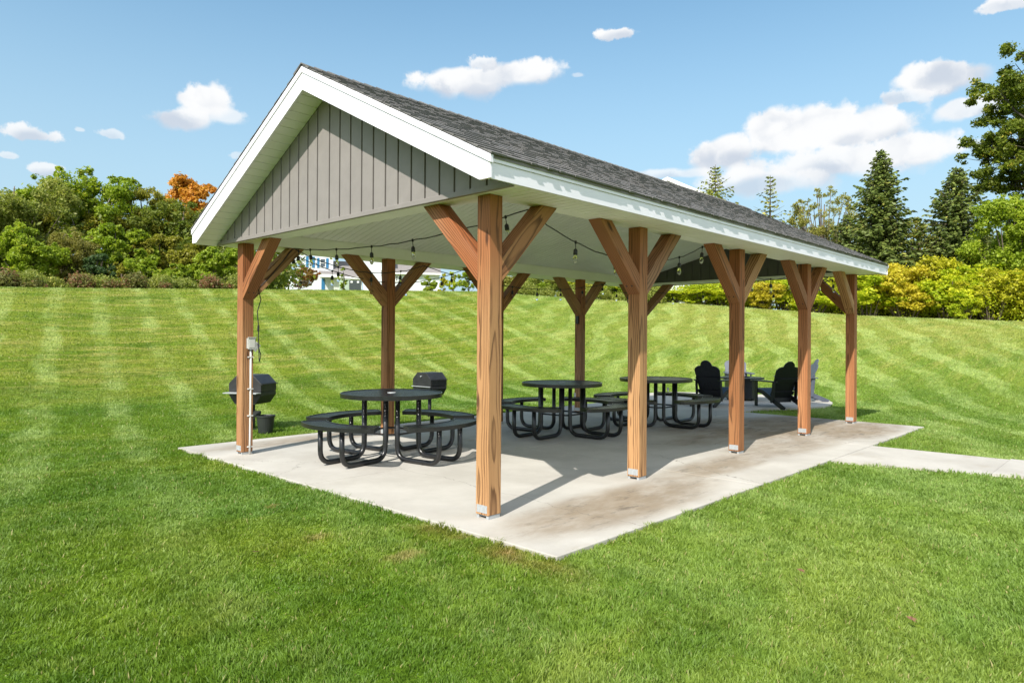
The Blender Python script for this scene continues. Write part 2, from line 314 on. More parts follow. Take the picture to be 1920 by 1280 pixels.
# ------------------------------------------------------------------ lawn colour (world position), shared by ground and blades
def lawn_group():
    t=bpy.data.node_groups.new('lawn_colour','ShaderNodeTree'); t.interface.new_socket('Color',in_out='OUTPUT',socket_type='NodeSocketColor')
    g=NT(t); out=g.new('NodeGroupOutput'); P=geo_pos(g); P=g.vm('MULTIPLY',P,(1,1,0)); x,y,z=g.xyz(P)
    z3=g.xyz(geo_pos(g))[2]
    n=g.noise(P,.45,4,.6); n2=g.noise(g.map(P,loc=(9,4,0)),1.7,4,.6); n4=g.noise(g.map(P,loc=(2,7,0)),.16,3,.5)
    c=g.mix(g.sm(n,.34,.66),(.085,.170,.010),(.175,.255,.022))
    c=g.mix(g.m('MULTIPLY',g.sm(n2,.52,.75),.55),c,(.24,.29,.065))
    c=g.mix(g.m('MULTIPLY',g.sm(n4,.50,.68),.5),c,(.17,.29,.085))
    # hillside: drier, with streaks lying along the contour
    hill=g.sm(z3,-.01,.7)
    st=g.noise(g.map(P,rot=(0,0,R(46)),scale=(.16,1.0,1)),1.5,5,.65)
    st2=g.noise(g.map(P,rot=(0,0,R(46)),scale=(.35,2.2,1)),2.2,4,.6)
    c=g.mix(g.m('MULTIPLY',hill,.7),c,(.235,.285,.036))
    c=g.mix(g.m('MULTIPLY',hill,g.m('MULTIPLY',g.sm(st,.50,.70),.8)),c,(.43,.39,.12))
    c=g.mix(g.m('MULTIPLY',hill,g.m('MULTIPLY',g.sm(st2,.5,.66),.4)),c,(.13,.20,.018))
    st3=g.noise(g.map(P,rot=(0,0,R(50)),scale=(.5,5.5,1)),2.0,4,.6); st4=g.noise(g.map(P,loc=(3,3,0),rot=(0,0,R(40)),scale=(.7,7,1)),2.6,4,.6)
    c=g.mix(g.m('MULTIPLY',hill,g.m('MULTIPLY',g.sm(st3,.48,.62),.70)),c,(.50,.44,.15))
    c=g.mix(g.m('MULTIPLY',hill,g.m('MULTIPLY',g.sm(st4,.50,.62),.65)),c,(.16,.20,.018))
    st5=g.noise(g.map(P,loc=(8,1,0),rot=(0,0,R(52)),scale=(.30,1.7,1)),1.7,5,.65); st6=g.noise(g.map(P,loc=(1,9,0),rot=(0,0,R(38)),scale=(.28,1.5,1)),1.3,5,.65)
    c=g.mix(g.m('MULTIPLY',hill,g.m('MULTIPLY',g.sm(st5,.48,.62),.68)),c,(.52,.42,.17))
    c=g.mix(g.m('MULTIPLY',g.m('ADD',g.m('MULTIPLY',hill,.8),.2),g.m('MULTIPLY',g.sm(st6,.46,.60),.55)),c,(.10,.185,.012))
    # dry crest on the far right
    dry=g.m('MULTIPLY',g.sm(z3,.6,1.9),g.sm(g.m('SUBTRACT',x,g.m('MULTIPLY',y,.9)),2,16))
    c=g.mix(g.m('MULTIPLY',dry,g.m('ADD',.40,g.m('MULTIPLY',g.sm(n2,.35,.6),.5))),c,(.52,.41,.16))
    # broad uneven patches in the near lawn
    pt=g.noise(g.map(P,loc=(1.3,2.2,0),rot=(0,0,R(20)),scale=(.6,1.2,1)),.55,5,.6)
    c=g.mix(g.m('MULTIPLY',g.sm(pt,.48,.64),.5),c,(.27,.30,.04)); c=g.mix(g.m('MULTIPLY',g.sm(pt,.47,.33),.55),c,(.045,.115,.006))
    rgt=g.sm(g.m('SUBTRACT',x,y),-1.0,3.0); c=g.mix(g.m('MULTIPLY',rgt,g.m('ADD',.15,g.m('MULTIPLY',n,.5))),c,(.26,.36,.095))
    c=g.mix(g.m('MULTIPLY',g.sm(g.m('SUBTRACT',x,y),-1.5,-6),g.sm(g.m('ADD',x,y),4,-2,0,.35)),c,(.06,.125,.010))
    # mowing stripes running up the slope
    a=R(76); s=g.m('ADD',g.m('MULTIPLY',x,math.sin(a)),g.m('MULTIPLY',y,-math.cos(a)))
    s=g.m('ADD',s,g.m('MULTIPLY',g.m('SUBTRACT',g.noise(P,.35,3),.5),.7))
    w=g.m('SINE',g.m('MULTIPLY',s,2*PI/1.15)); w=g.sm(w,.0,.9)
    wl=g.m('MULTIPLY',w,g.m('ADD',.1,g.m('MULTIPLY',g.sm(g.noise(g.map(P,scale=(1,1,1)),.5,5,.7),.38,.62),.9)))
    a2=R(28); s2=g.m('ADD',g.m('MULTIPLY',x,math.sin(a2)),g.m('MULTIPLY',y,-math.cos(a2))); s2=g.m('ADD',s2,g.m('MULTIPLY',g.m('SUBTRACT',g.noise(P,.25,3),.5),2.4))
    w2=g.sm(g.m('SINE',g.m('MULTIPLY',s2,2*PI/1.2)),-.2,.5)
    right=g.sm(g.m('SUBTRACT',x,g.m('MULTIPLY',y,.75)),3,9)
    ww=g.mix(right,wl,g.m('MULTIPLY',w2,g.sm(g.noise(P,.6,4,.7),.36,.64,.25,1.0)))
    away=g.sm(g.m('SQRT',g.m('ADD',g.m('POWER',g.m('ADD',x,3.7),2),g.m('POWER',g.m('ADD',y,3.8),2))),4.0,12,.22,1.0)
    c=g.mix(g.m('MULTIPLY',g.m('MULTIPLY',ww,away),.55),c,(.38,.47,.20))
    dkm=g.m('MULTIPLY',g.m('MULTIPLY',g.m('SUBTRACT',1,ww),away),.30); c=g.mix(dkm,c,(.08,.155,.012))
    # bare patches
    for (px,py,r) in ((-1.12,.62,.16),(-.95,-.18,.19),(-1.63,.27,.05),(-.9,1.7,.10)):
        d=g.m('SQRT',g.m('ADD',g.m('POWER',g.m('SUBTRACT',x,px),2),g.m('POWER',g.m('MULTIPLY',g.m('SUBTRACT',y,py),1.5),2)))
        d=g.m('ADD',d,g.m('MULTIPLY',g.m('SUBTRACT',n2,.5),.25)); c=g.mix(g.m('MULTIPLY',g.sm(d,r,r*.3),.6),c,(.36,.27,.12))
    # yellowed lawn beside the slab edge
    e=g.m('MULTIPLY',g.sm(g.m('ABSOLUTE',g.m('ADD',x,.42)),.26,.0),g.sm(g.m('ABSOLUTE',g.m('ADD',y,.4)),1.1,.2)); c=g.mix(g.m('MULTIPLY',e,g.sm(n2,.3,.7)),c,(.25,.17,.06))
    c=g.mix(1,c,(.93,.96,.85),'MULTIPLY')
    g.put(out.inputs[0],c); return t
LG=lawn_group()
def lawn_mats():
    m,g,p=mat('lawn_ground'); gr=g.new('ShaderNodeGroup'); gr.node_tree=LG; P=geo_pos(g)
    f=g.noise(P,26,5,.75); f2=g.noise(P,120,3,.7)
    c=g.mix(1,gr.outputs[0],g.mix(g.sm(f,.3,.7),(.50,.53,.40),(1.42,1.38,1.3)),'MULTIPLY')
    c=g.mix(1,c,g.mix(g.sm(f2,.3,.7),(.68,.70,.60),(1.28,1.27,1.25)),'MULTIPLY')
    cy=g.new('ShaderNodeCameraData') if False else None
    f3=g.noise(g.map(P,rot=(0,0,R(46)),scale=(1.4,9,4)),2.4,4,.7); c=g.mix(1,c,g.mix(g.sm(f3,.34,.66),(.74,.74,.66),(1.18,1.16,1.1)),'MULTIPLY')
    g.put(p.inputs['Base Color'],c); p.inputs['Roughness'].default_value=.95; p.inputs['Specular IOR Level'].default_value=.1
    g.put(p.inputs['Normal'],g.bump(g.m('ADD',f,g.m('MULTIPLY',f2,.5)),.8,.03))
    b,g,p=mat('grass_blades'); gr=g.new('ShaderNodeGroup'); gr.node_tree=LG; a=attr(g,'rnd')
    c=g.mix(1,gr.outputs[0],g.mix(a,(.70,.74,.60),(1.5,1.42,1.6)),'MULTIPLY')
    c=g.mix(g.m('MULTIPLY',g.sm(a,.955,.965),.8),c,(.42,.34,.16))
    g.put(p.inputs['Base Color'],c); p.inputs['Roughness'].default_value=.55; p.inputs['Specular IOR Level'].default_value=.35
    tr=g.new('ShaderNodeBsdfTranslucent'); g.put(tr.inputs[0],g.mix(.5,c,(.40,.60,.05)))
    mx=g.new('ShaderNodeMixShader'); mx.inputs[0].default_value=.32; g.l.new(p.outputs[0],mx.inputs[1]); g.l.new(tr.outputs[0],mx.inputs[2])
    o=b.node_tree.nodes['Material Output']; g.l.new(mx.outputs[0],o.inputs[0])
    return m,b
LAWN,BLADE=lawn_mats()
def build_ground():
    rs=np.concatenate([np.linspace(0,60,121)[1:],np.linspace(60,140,41)[1:],np.array([180,260,400,700,1200,2500])])
    na=360; an=np.linspace(-PI,PI,na,endpoint=False)
    V=[[CAM[0],CAM[1],float(terrain(CAM[0],CAM[1]))]]
    RR,AA=np.meshgrid(rs,an,indexing='ij'); X=CAM[0]+RR*np.cos(AA); Y=CAM[1]+RR*np.sin(AA); Z=terrain(X,Y)
    # under the slabs the soil lies lower
    V=np.vstack([V,np.stack([X.ravel(),Y.ravel(),Z.ravel()],1)])
    Fs=[];npf=[]
    for k in range(na): Fs+= [0,1+k,1+(k+1)%na]; npf.append(3)
    for i in range(len(rs)-1):
        b=1+i*na; c=1+(i+1)*na
        for k in range(na): Fs+=[b+k,c+k,c+(k+1)%na,b+(k+1)%na]; npf.append(4)
    me=npmesh('ground',V,np.array(Fs),np.array(npf)); link('ground',me,LAWN,smooth=True,kind='structure')
build_ground()
SX0,SX1,SY0,SY1=-.314,9.055,-.946,5.26
PCX,PCY,PR=11.75,3.75,2.25
def in_pad(x,y,m=0.0):
    a=(x>SX0+m)&(x<SX1-m)&(y>SY0+m)&(y<SY1-m)
    b=(y<SY0+.05)&(x>4.69+(SY0-y)*.26+m)&(x<6.25+(SY0-y)*.06-m)&(y>-14)
    c=(np.hypot(x-PCX,y-PCY)<PR-m)|((x>8.9)&(x<11)&(y>2.2+m)&(y<4.8-m))
    return a|b|c
def build_grass():
    N=1200000
    r0,r1=2.0,34.0; rr=np.linspace(r0,r1,2000)
    w=rr*1.0/(1+(rr/3.6)**2.15)
    cdf=np.cumsum(w); cdf/=cdf[-1]
    r=np.interp(rng.random(N),cdf,rr); a=az_of(960)+(rng.random(N)-.5)*R(96)
    x=CAM[0]+r*np.cos(a); y=CAM[1]+r*np.sin(a)
    k=~in_pad(x,y,.012); x=x[k];y=y[k];r=r[k]; n=len(x)
    z=terrain(x,y)-.004
    def nz(f,seed):
        q=np.random.default_rng(seed); o=0
        for i in range(7):
            t=q.random()*PI*2; o=o+np.sin(f*(.7+.6*q.random())*(x*math.cos(t)+y*math.sin(t))+q.random()*6.3)
        return o/2.3
    t1=nz(2*PI/.13,1); t2=nz(2*PI/.42,2); t3=nz(2*PI/1.3,3)
    clump=np.sin(x*7.1+np.sin(y*5.3)*1.7)*np.sin(y*6.3+np.sin(x*4.1)*2)
    edge=in_pad(x+.05,y+.0,0)|in_pad(x-.05,y,0)|in_pad(x,y+.05,0)|in_pad(x,y-.05,0)
    h=(.018+.015*rng.random(n)+.011*edge)*np.clip(1+.22*t1+.18*t2+.10*t3,.35,2.1)*(1+.006*r); wd_=(.0013+.0008*rng.random(n))*(1+r/4.4)
    th=rng.random(n)*2*PI; lean=(.15+.85*rng.random(n))*h*.95
    la=nz(2*PI/.4,5)*1.2+nz(2*PI/2.2,6)+rng.normal(0,1.5,n)
    dx=np.cos(la)*lean; dy=np.sin(la)*lean
    px=-np.sin(th)*wd_; py=np.cos(th)*wd_
    rnd=np.clip(.62*rng.random(n)+.19+.10*nz(2*PI/.22,8)+.07*nz(2*PI/.8,9),0,.95); rnd=np.where(rng.random(n)<.02,1.0,rnd)
    near=r<9
    def pack(m,five):
        X,Y,Z,H,DX,DY,PX,PY,Q=[q[m] for q in (x,y,z,h,dx,dy,px,py,rnd)]; c=len(X)
        if five:
            V=np.stack([np.stack([X-PX,Y-PY,Z],1),np.stack([X+PX,Y+PY,Z],1),np.stack([X+DX*.35+PX*.8,Y+DY*.35+PY*.8,Z+H*.6],1),np.stack([X+DX*.35-PX*.8,Y+DY*.35-PY*.8,Z+H*.6],1),np.stack([X+DX,Y+DY,Z+H],1)],1).reshape(-1,3)
            b=np.arange(c)[:,None]*5; Fi=(b+np.array([[0,1,2,3,3,2,4]])).ravel(); nf=np.tile([4,3],c); return V,Fi,nf,np.repeat(Q,5)
        V=np.stack([np.stack([X-PX*1.3,Y-PY*1.3,Z],1),np.stack([X+PX*1.3,Y+PY*1.3,Z],1),np.stack([X+DX,Y+DY,Z+H],1)],1).reshape(-1,3)
        b=np.arange(c)[:,None]*3; return V,(b+np.array([[0,1,2]])).ravel(),np.full(c,3),np.repeat(Q,3)
    A=pack(near,True); B=pack(~near,False)
    me=npmesh('grass',np.vstack([A[0],B[0]]),np.concatenate([A[1],B[1]+len(A[0])]),np.concatenate([A[2],B[2]]),np.concatenate([A[3],B[3]]))
    link('grass',me,BLADE,kind='stuff',label='short mown green lawn grass around the concrete slab and up the slope',cat='grass')
build_grass()
# ------------------------------------------------------------------ slab, walk, patio
def slab():
    m=MB(); g_=.006
    xs=[SX0,2.765,6.20,SX1]; ym=2.14; ys=[SY0,ym,SY1]
    for i in range(3):
        for j in range(2):
            m.box(xs[i]+(g_ if i else 0),ys[j]+(g_ if j else 0),-.14,xs[i+1]-(g_ if i<2 else 0),ys[j+1]-(g_ if j<1 else 0),0)
    link('concrete_slab',m.mesh(),CONC,bevel=.006,kind='structure')
    m=MB(); m.box(SX0+.02,SY0+.02,-.13,SX1-.02,SY1-.02,-.012); link('slab_base',m.mesh(),JOINT,kind='structure')
    m=MB(); y=SY0-.012
    pts=lambda y:(4.69+(SY0-y)*.26,6.25+(SY0-y)*.06)
    while y>-14:
        y2=max(y-1.5,-14); a0,a1=pts(y); b0,b1=pts(y2+.012)
        m.add([(a0,y,-.002),(a1,y,-.002),(b1,y2+.012,-.012),(b0,y2+.012,-.012),(a0,y,-.14),(a1,y,-.14),(b1,y2+.012,-.14),(b0,y2+.012,-.14)],[(0,1,2,3),(0,4,5,1),(1,5,6,2),(2,6,7,3),(3,7,4,0)]); y=y2
    link('walkway',m.mesh(),CONC,kind='structure')
    m=MB(); n=48
    poly=[(PCX+PR*math.cos(2*PI*k/n),PCY+PR*math.sin(2*PI*k/n)) for k in range(n)]
    m.prism(poly,-.14,-.006,2); m.prism([(SX1+.01,2.22),(10.2,2.22),(10.2,4.8),(SX1+.01,4.8)],-.14,-.010,2)
    link('patio',m.mesh(),CONC,kind='structure')
slab()
# ------------------------------------------------------------------ pavilion
A_=.14; PX=[0,2.10,4.32,6.54,8.64]; PY=[0.0,4.17]; H=2.517; L=PX[-1]+A_
YC=2.155; SL=.5055; X0,X1=-.38,9.11; Y0,Y1=-.37,4.68
pav=empty('pavilion',(0,0,0),label='open timber picnic pavilion with white trim and grey shingled gable roof on concrete slab',cat='pavilion')
def post(x,y):
    m=MB(); m.box(0,0,.028,A_,A_,H); o=link('post',m.mesh(),W1,pav,(x,y,0),bevel=.005)
    b=MB(); b.box(-.003,.012,.045,0-.0005,A_-.012,.105); b.box(A_+.0005,.012,.045,A_+.003,A_-.012,.105); b.box(.008,.004,.0,A_-.008,.03,.027); b.box(.008,A_-.03,.0,A_-.008,A_-.004,.027); b.box(.02,.031,.016,A_-.02,A_-.031,.027)
    bo=link('base_bracket',b.mesh(),GALV,o)
    return o
def brace(x,y,axis,sgn):
    # in-plane polygon: p = horizontal distance from the post face, q = height
    m=MB(); poly=[(0,1.845),(.672,H),(.474,H),(0,2.043)]
    ang=R(45); c,s=math.cos(ang),math.sin(ang)
    # local frame: z along the brace, x across it; origin at (0,1.944)
    loc=[]
    for p,q in poly: 
        q-=1.944; loc.append((p*c-q*s,p*s+q*c))
    m.prism(loc,-A_/2+.002,A_/2-.002,1)
    me=m.mesh(); me.materials.append(W2)
    # bolt heads
    if axis=='x':
        px=x+(A_ if sgn>0 else 0); py=y+A_/2; rz=0 if sgn>0 else PI
    else:
        px=x+A_/2; py=y+(A_ if sgn>0 else 0); rz=PI/2 if sgn>0 else -PI/2
    o=bpy.data.objects.new('brace',me); COL.objects.link(o); o.parent=pav
    for q in (-.032,.030):
        s_=MB(); s_.lathe([(.0005,.0),(.009,.001),(.009,.004),(.0005,.005)],8); so_=link('screw',s_.mesh(),CABLE,o); so_.matrix_local=Matrix.Translation((A_/2-.0015,q,.035+abs(q)*.3))@Matrix.Rotation(PI/2,4,'Y')
    o.matrix_local=Matrix.Translation((px,py,1.944))@Matrix.Rotation(rz,4,'Z')@Matrix.Rotation(ang,4,'Y')
    b=o.modifiers.new('bevel','BEVEL'); b.width=.004; b.segments=2; b.limit_method='ANGLE'
for j,y in enumerate(PY):
    for i,x in enumerate(PX):
        post(x,y)
        if i>0: brace(x,y,'x',-1)
        if i<4: brace(x,y,'x',1)
        if i in (0,4): brace(x,y,'y',1 if j==0 else -1)
ze=2.684   # top of fascia at the eave
def rz_(y): return ze+SL*(YC-Y0-abs(y-YC))      # top line of the rake
def grooved(length,width,pitch,gw=.010,gd=.008,th=.008):
    """panel in local x (length, grooves every pitch) by y (width); underside at z=0"""
    xs=[0.0];zs=[0.0]; x=pitch
    while x<length-.02:
        k_=.001 if gd>.02 else gw/4; xs+=[x-gw/2,x-gw/2+k_,x+gw/2-k_,x+gw/2]; zs+=[0,gd,gd,0]; x+=pitch
    xs.append(length); zs.append(0)
    return xs,zs
def panel(name,org,ex,ey,ez,length,width,pitch,m,gw=.01,gd=.008,parent=pav,wfun=None):
    xs,zs=grooved(length,width,pitch,gw,gd); b=MB(); vs=[];fs=[]
    org,ex,ey,ez=map(Vector,(org,ex,ey,ez))
    for x,z in zip(xs,zs):
        w0,w1=(0,width) if wfun is None else wfun(x)
        vs.append(org+ex*x+ey*w0+ez*z); vs.append(org+ex*x+ey*w1+ez*z)
    n=len(xs)
    fs=[(2*i,2*i+1,2*i+3,2*i+2) for i in range(n-1)]
    # back sheet
    nb=len(vs)
    for x,z in zip(xs,zs):
        w0,w1=(0,width) if wfun is None else wfun(x)
        vs.append(org+ex*x+ey*w0+ez*max(.02,gd+.004)); vs.append(org+ex*x+ey*w1+ez*max(.02,gd+.004))
    fs+=[(nb+2*i+2,nb+2*i+3,nb+2*i+1,nb+2*i) for i in range(n-1)]
    fs+=[(2*i+2,nb+2*i+2,nb+2*i,2*i) for i in range(n-1)]+[(2*i+1,nb+2*i+1,nb+2*i+3,2*i+3) for i in range(n-1)]
    b.add(vs,fs); return link(name,b.mesh(),m,parent)
# eave soffits (near / far side), grooves run across the overhang
zs_=H-.001
panel('soffit',(-.098,Y0+.015,zs_),(1,0,0),(0,1,0),(0,0,1),L+.196,.37-.015-.004,.098,SOFF)
panel('soffit',(-.098,PY[1]+A_+.004,zs_),(1,0,0),(0,1,0),(0,0,1),L+.196,Y1-PY[1]-A_-.02,.098,SOFF)
# boxed headers over the post rows and gables
def header(x0,y0,x1,y1,z1):
    m=MB(); m.box(x0,y0,H+.001,x1,y1,z1); link('header',m.mesh(),SOFF,pav,bevel=.002)
header(-.040,-.002,L+.040,A_+.006,2.672); header(-.040,PY[1]-.006,L+.040,PY[1]+A_+.002,2.672)
header(-.039,A_+.008,A_+.04,PY[1]-.008,2.70); header(PX[4]-.004,A_+.008,L+.039,PY[1]-.008,2.56)
for xa in (-.097,L+.042):
    m=MB(); m.box(xa,-.0015,H+.0015,xa+.055,PY[1]+A_+.0015,H+.014); link('header_trim',m.mesh(),SOFF,pav)
# ceiling 3 in 12
cw=YC-A_-.0; cl=math.hypot(cw,cw*.25); cs,sn=cw/cl,cw*.25/cl
panel('ceiling',(-.03,A_+.004,2.668),(1,0,0),(0,cs,sn),(0,-sn,cs),L+.06,cl,.098,SOFF)
panel('ceiling',(-.03,PY[1]-.004,2.668),(1,0,0),(0,-cs,sn),(0,sn,cs),L+.06,cl,.098,SOFF)
# seam strips where the ceiling meets the headers
m=MB(); m.box(.16,A_+.007,2.655,8.6,A_+.018,2.668); m.box(.16,PY[1]-.018,2.655,8.6,PY[1]-.007,2.668); link('ceiling_trim',m.mesh(),SOFF,pav)
# gable panels: board siding with deep joints
zg=H-.008
zb=rz_(YC)-.188      # underside of the rake at the ridge
def gtop(y): return zb-SL*abs(y-YC)-.002
yl=YC-(gtop(YC)-zg-.045)/SL; yt=YC-(gtop(YC)-zg-.002)/SL; yr=2*YC-yl
def gfun(off,n): 
    return lambda x:(0.0,max(.002,gtop(off+x)-zg-.04))
for (xx,sg,mm,nm) in ((-.105,1,SIDE,'gable_siding'),(L+.105,-1,SIDE,'gable_siding')):
    # split in two at the ridge so the top edge stays sharp
    panel(nm,(xx,yl,zg+.04),(0,1,0),(0,0,1),(sg,0,0),YC-yl,1,.1822,mm,.022,.06,wfun=gfun(yl,0))
    panel(nm,(xx,YC,zg+.04),(0,1,0),(0,0,1),(sg,0,0),yr-YC,1,.1822,mm,.022,.06,wfun=gfun(YC,0))
    m=MB(); m.prism([(yt,zg),(2*YC-yt,zg),(yr,zg+.042),(yl,zg+.042)],*sorted((xx-.008*sg,xx+.03*sg)),0); link('gable_sill',m.mesh(),mm,pav,bevel=.003)
def inner(y): return 2.668+.25*(YC-A_-abs(y-YC))
ya=A_+.02; yb=PY[1]-.02
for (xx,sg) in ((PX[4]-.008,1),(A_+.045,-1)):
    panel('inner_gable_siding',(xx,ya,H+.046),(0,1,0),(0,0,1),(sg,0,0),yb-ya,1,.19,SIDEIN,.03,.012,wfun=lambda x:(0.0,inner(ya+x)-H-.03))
# fascias with drip trim
def rake(x,sg):
    m=MB(); hb=.205
    ys=[Y0-.012,YC,Y1+.012]; t0,t1=(x,x+.022) if sg>0 else (x-.022,x)
    def lo(y): return max(H-.002,rz_(y)-hb-.012)
    yk=YC-(rz_(YC)-hb-.012-H+.002)/SL
    poly=[(ys[0],H-.002),(yk,H-.002),(YC,rz_(YC)-hb-.012),(2*YC-yk,H-.002),(ys[2],H-.002),(ys[2],rz_(ys[2])-.055),(YC,rz_(YC)-.055),(ys[0],rz_(ys[0])-.055)]
    # two convex halves
    m.prism([poly[0],poly[1],poly[2],poly[6],poly[7]],t0,t1,0); m.prism([poly[2],poly[3],poly[4],poly[5],poly[6]],t0,t1,0)
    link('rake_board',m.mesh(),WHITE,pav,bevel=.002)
    m=MB(); e=.010*sg; u0,u1=sorted((t0-e if sg>0 else t0,t1 if sg>0 else t1-e))
    for a,b in ((ys[0]-.012,YC),(YC,ys[2]+.012)):
        m.prism([(a,rz_(a)-.053),(b,rz_(b)-.053),(b,rz_(b)+.004),(a,rz_(a)+.004)],u0,u1,0)
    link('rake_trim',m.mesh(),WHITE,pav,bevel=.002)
rake(X0,1); rake(X1,-1)
for (y,sg) in ((Y0,1),(Y1,-1)):
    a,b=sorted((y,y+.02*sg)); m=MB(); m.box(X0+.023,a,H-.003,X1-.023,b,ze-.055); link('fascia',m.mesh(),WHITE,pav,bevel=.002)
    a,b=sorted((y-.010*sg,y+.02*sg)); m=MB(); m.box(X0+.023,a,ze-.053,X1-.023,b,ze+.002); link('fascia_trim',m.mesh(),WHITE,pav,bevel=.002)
# sloping rake soffits, grooves run across the overhang
rl=math.hypot(1,SL); ey=1/rl; ezz=SL/rl
for (xa,xb) in ((X0+.02,-.106),(L+.106,X1-.02)):
    wdt=xb-xa
    for s in (1,-1):
        yy0=YC-Y0-.017; ystart=YC-s*yy0
        ln=yy0*rl
        zlow=gtop(ystart)+.004
        panel('rake_soffit',(xa,ystart,zlow),(0,s*ey,ezz),(1,0,0),(0,-s*ezz,ey),ln,wdt,.118,SOFF,.012,.009)
# roof deck and shingles
m=MB()
for s in (1,-1):
    y_e=YC-s*(YC-Y0+.016)
    m.prism([(y_e,rz_(y_e)-.02),(YC,rz_(YC)-.02),(YC,rz_(YC)+.008),(y_e,rz_(y_e)+.008)],X0-.004,X1+.004,0)
link('roof_deck',m.mesh(),FROOF,pav)
def shingles(s):
    m=MB(); ln=(YC-Y0+.030)*rl; exp=.143; k=0; d=0.0
    rr=random.Random(5+s)
    while d<ln-.02:
        x=X0-.014-rr.random()*.2; top=min(d+exp*1.25,ln)
        while x<X1+.014:
            w=rr.choice((.05,.06,.08,.10,.13)); tab=rr.random()<.55; x2=x+w
            a=max(x,X0-.014-.004*rr.random()); b=min(x2-.002,X1+.014)
            if b>a:
                low=d-(.0 if tab else -.003); th=.015 if tab else .011
                def pt(xx,dd,hh): 
                    y=Y0-.030+dd/rl; z=rz_(Y0)+(y-Y0)*SL+.010
                    yy=y-hh*ezz; zz=z+hh*ey
                    if s<0: yy=2*YC-yy
                    return (xx,yy,zz)
                low2=low-(.006 if d==0 and tab else 0)+rr.uniform(-.003,.003)
                vs=[pt(a,low2,0),pt(b,low2,0),pt(b,low2,th),pt(a,low2,th),pt(a,top,.003),pt(b,top,.003)]
                if s<0: fs=[(0,3,2,1),(3,4,5,2),(0,4,3),(1,2,5)]
                else: fs=[(0,1,2,3),(3,2,5,4),(0,3,4),(1,5,2)]
                m.add(vs,fs,min(1,max(0,rr.gauss(.5,.15))))
            x=x2
        d+=exp
    link('shingle_slope',m.mesh(attrib=True),SHIN,pav)
shingles(1); shingles(-1)
m=MB(); x=X0-.016; rr=random.Random(3)
while x<X1:
    t=rr.uniform(0,1); zt=rz_(YC)+.028; x2=min(x+.15,X1+.014)
    for s in (1,-1):
        m.add([(x,YC,zt+.010),(x2,YC,zt+.001),(x2,YC-s*.14,zt-.14*SL+.001),(x,YC-s*.14,zt-.14*SL+.010),(x,YC-s*.14,zt-.14*SL-.006),(x2,YC-s*.14,zt-.14*SL-.008),(x,YC,zt-.002)],[(0,1,2,3),(3,2,5,4),(0,3,4,6)],t)
    x+=.143
link('ridge_cap',m.mesh(attrib=True),SHIN,pav)
# ------------------------------------------------------------------ string lights
def cable_pts(a,b,sag,n=26,wob=.006,seed=0):
    rr=random.Random(seed); a,b=Vector(a),Vector(b); out=[]
    for i in range(n+1):
        t=i/n; p=a.lerp(b,t); p.z-=sag*4*t*(1-t); p.z+=rr.uniform(-wob,wob)*(0<i<n); p.y+=rr.uniform(-wob,wob)*(0<i<n); out.append(p)
    return out
def samp(pts,t):
    f=t*(len(pts)-1); i=min(int(f),len(pts)-2); return pts[i].lerp(pts[i+1],f-i)
def lights(segs,bulbs,label,group='string lights under the pavilion roof'):
    """segs: list of (a,b,sag); bulbs: per segment list of t"""
    root=empty('string_light',tuple(segs[0][0]),label=label,cat='string light',group=group); o=Vector(segs[0][0])
    m=MB(); spots=[]
    for k,((a,b,sg),ts) in enumerate(zip(segs,bulbs)):
        pts=cable_pts(a,b,sg,seed=k+int(a[0]*10)); m.tube([p-o for p in pts],.0055,6)
        spots+=[samp(pts,t)-o for t in ts]
    link('cable',m.mesh(),CABLE,root,smooth=True)
    for p in spots:
        tilt=random.uniform(-.12,.12); M_=Matrix.Translation(p)@Matrix.Rotation(tilt,4,'X')@Matrix.Rotation(random.uniform(-.1,.1),4,'Y')
        s=MB(); s.lathe([(.001,.014),(.010,.012),(.012,-.012),(.004,-.018),(.0035,-.06),(.012,-.066),(.0195,-.078),(.0205,-.118),(.017,-.122),(.001,-.122)],12); 
        so_=link('socket',s.mesh(),CABLE,root,smooth=True); so_.matrix_local=M_
        b=MB(); b.lathe([(.001,-.122),(.012,-.123),(.013,-.132),(.021,-.150),(.0225,-.166),(.018,-.184),(.008,-.196),(.0005,-.198)],14)
        link('bulb',b.mesh(),BULB,so_,smooth=True)
        f=MB(); f.tube([(0,0,-.124),(0,0,-.145),(.005,0,-.158),(-.004,0,-.165),(.004,0,-.172)],.0016,5); link('filament',f.mesh(),GALV,so_)
n_=(0.62,4.12,2.50)
lights([((.62,4.10,2.505),(.62,.16,2.50),.125)],[[.10,.245,.42,.60,.77,.93]],'string of bulbs across the front gable end, under the near gable wall')
lights([((.64,.17,2.49),(3.72,.17,2.50),.30),((3.72,.17,2.50),(6.9,.17,2.49),.27),((6.9,.17,2.49),(8.58,.17,2.48),.12)],[[.21,.41,.62,.82,.99],[.2,.4,.6,.8,.99],[.35,.7]],'string of bulbs sagging along the near long side, on the walkway side')
lights([((.66,4.13,2.50),(2.72,4.13,2.46),.19),((2.72,4.13,2.46),(7.25,4.13,2.47),.21),((7.25,4.13,2.47),(8.6,4.13,2.45),.13)],[[.02,.30,.55,.8],[.12,.27,.42,.56,.70,.84,.98],[.3,.6]],'string of bulbs along the far long side, upper of two strands')
lights([((.66,4.22,2.46),(3.6,4.24,2.47),.28),((3.6,4.24,2.47),(3.95,4.05,2.49),.02)],[[.01,.2,.42,.62,.85],[]],'short lower strand of bulbs between the first far posts')
lights([((8.5,.3,2.44),(8.5,2.15,2.46),.17),((8.5,2.15,2.46),(8.5,4.05,2.46),.17)],[[.2,.55,.9],[.3,.65]],'string of bulbs across the rear gable end, under the dark inner gable')
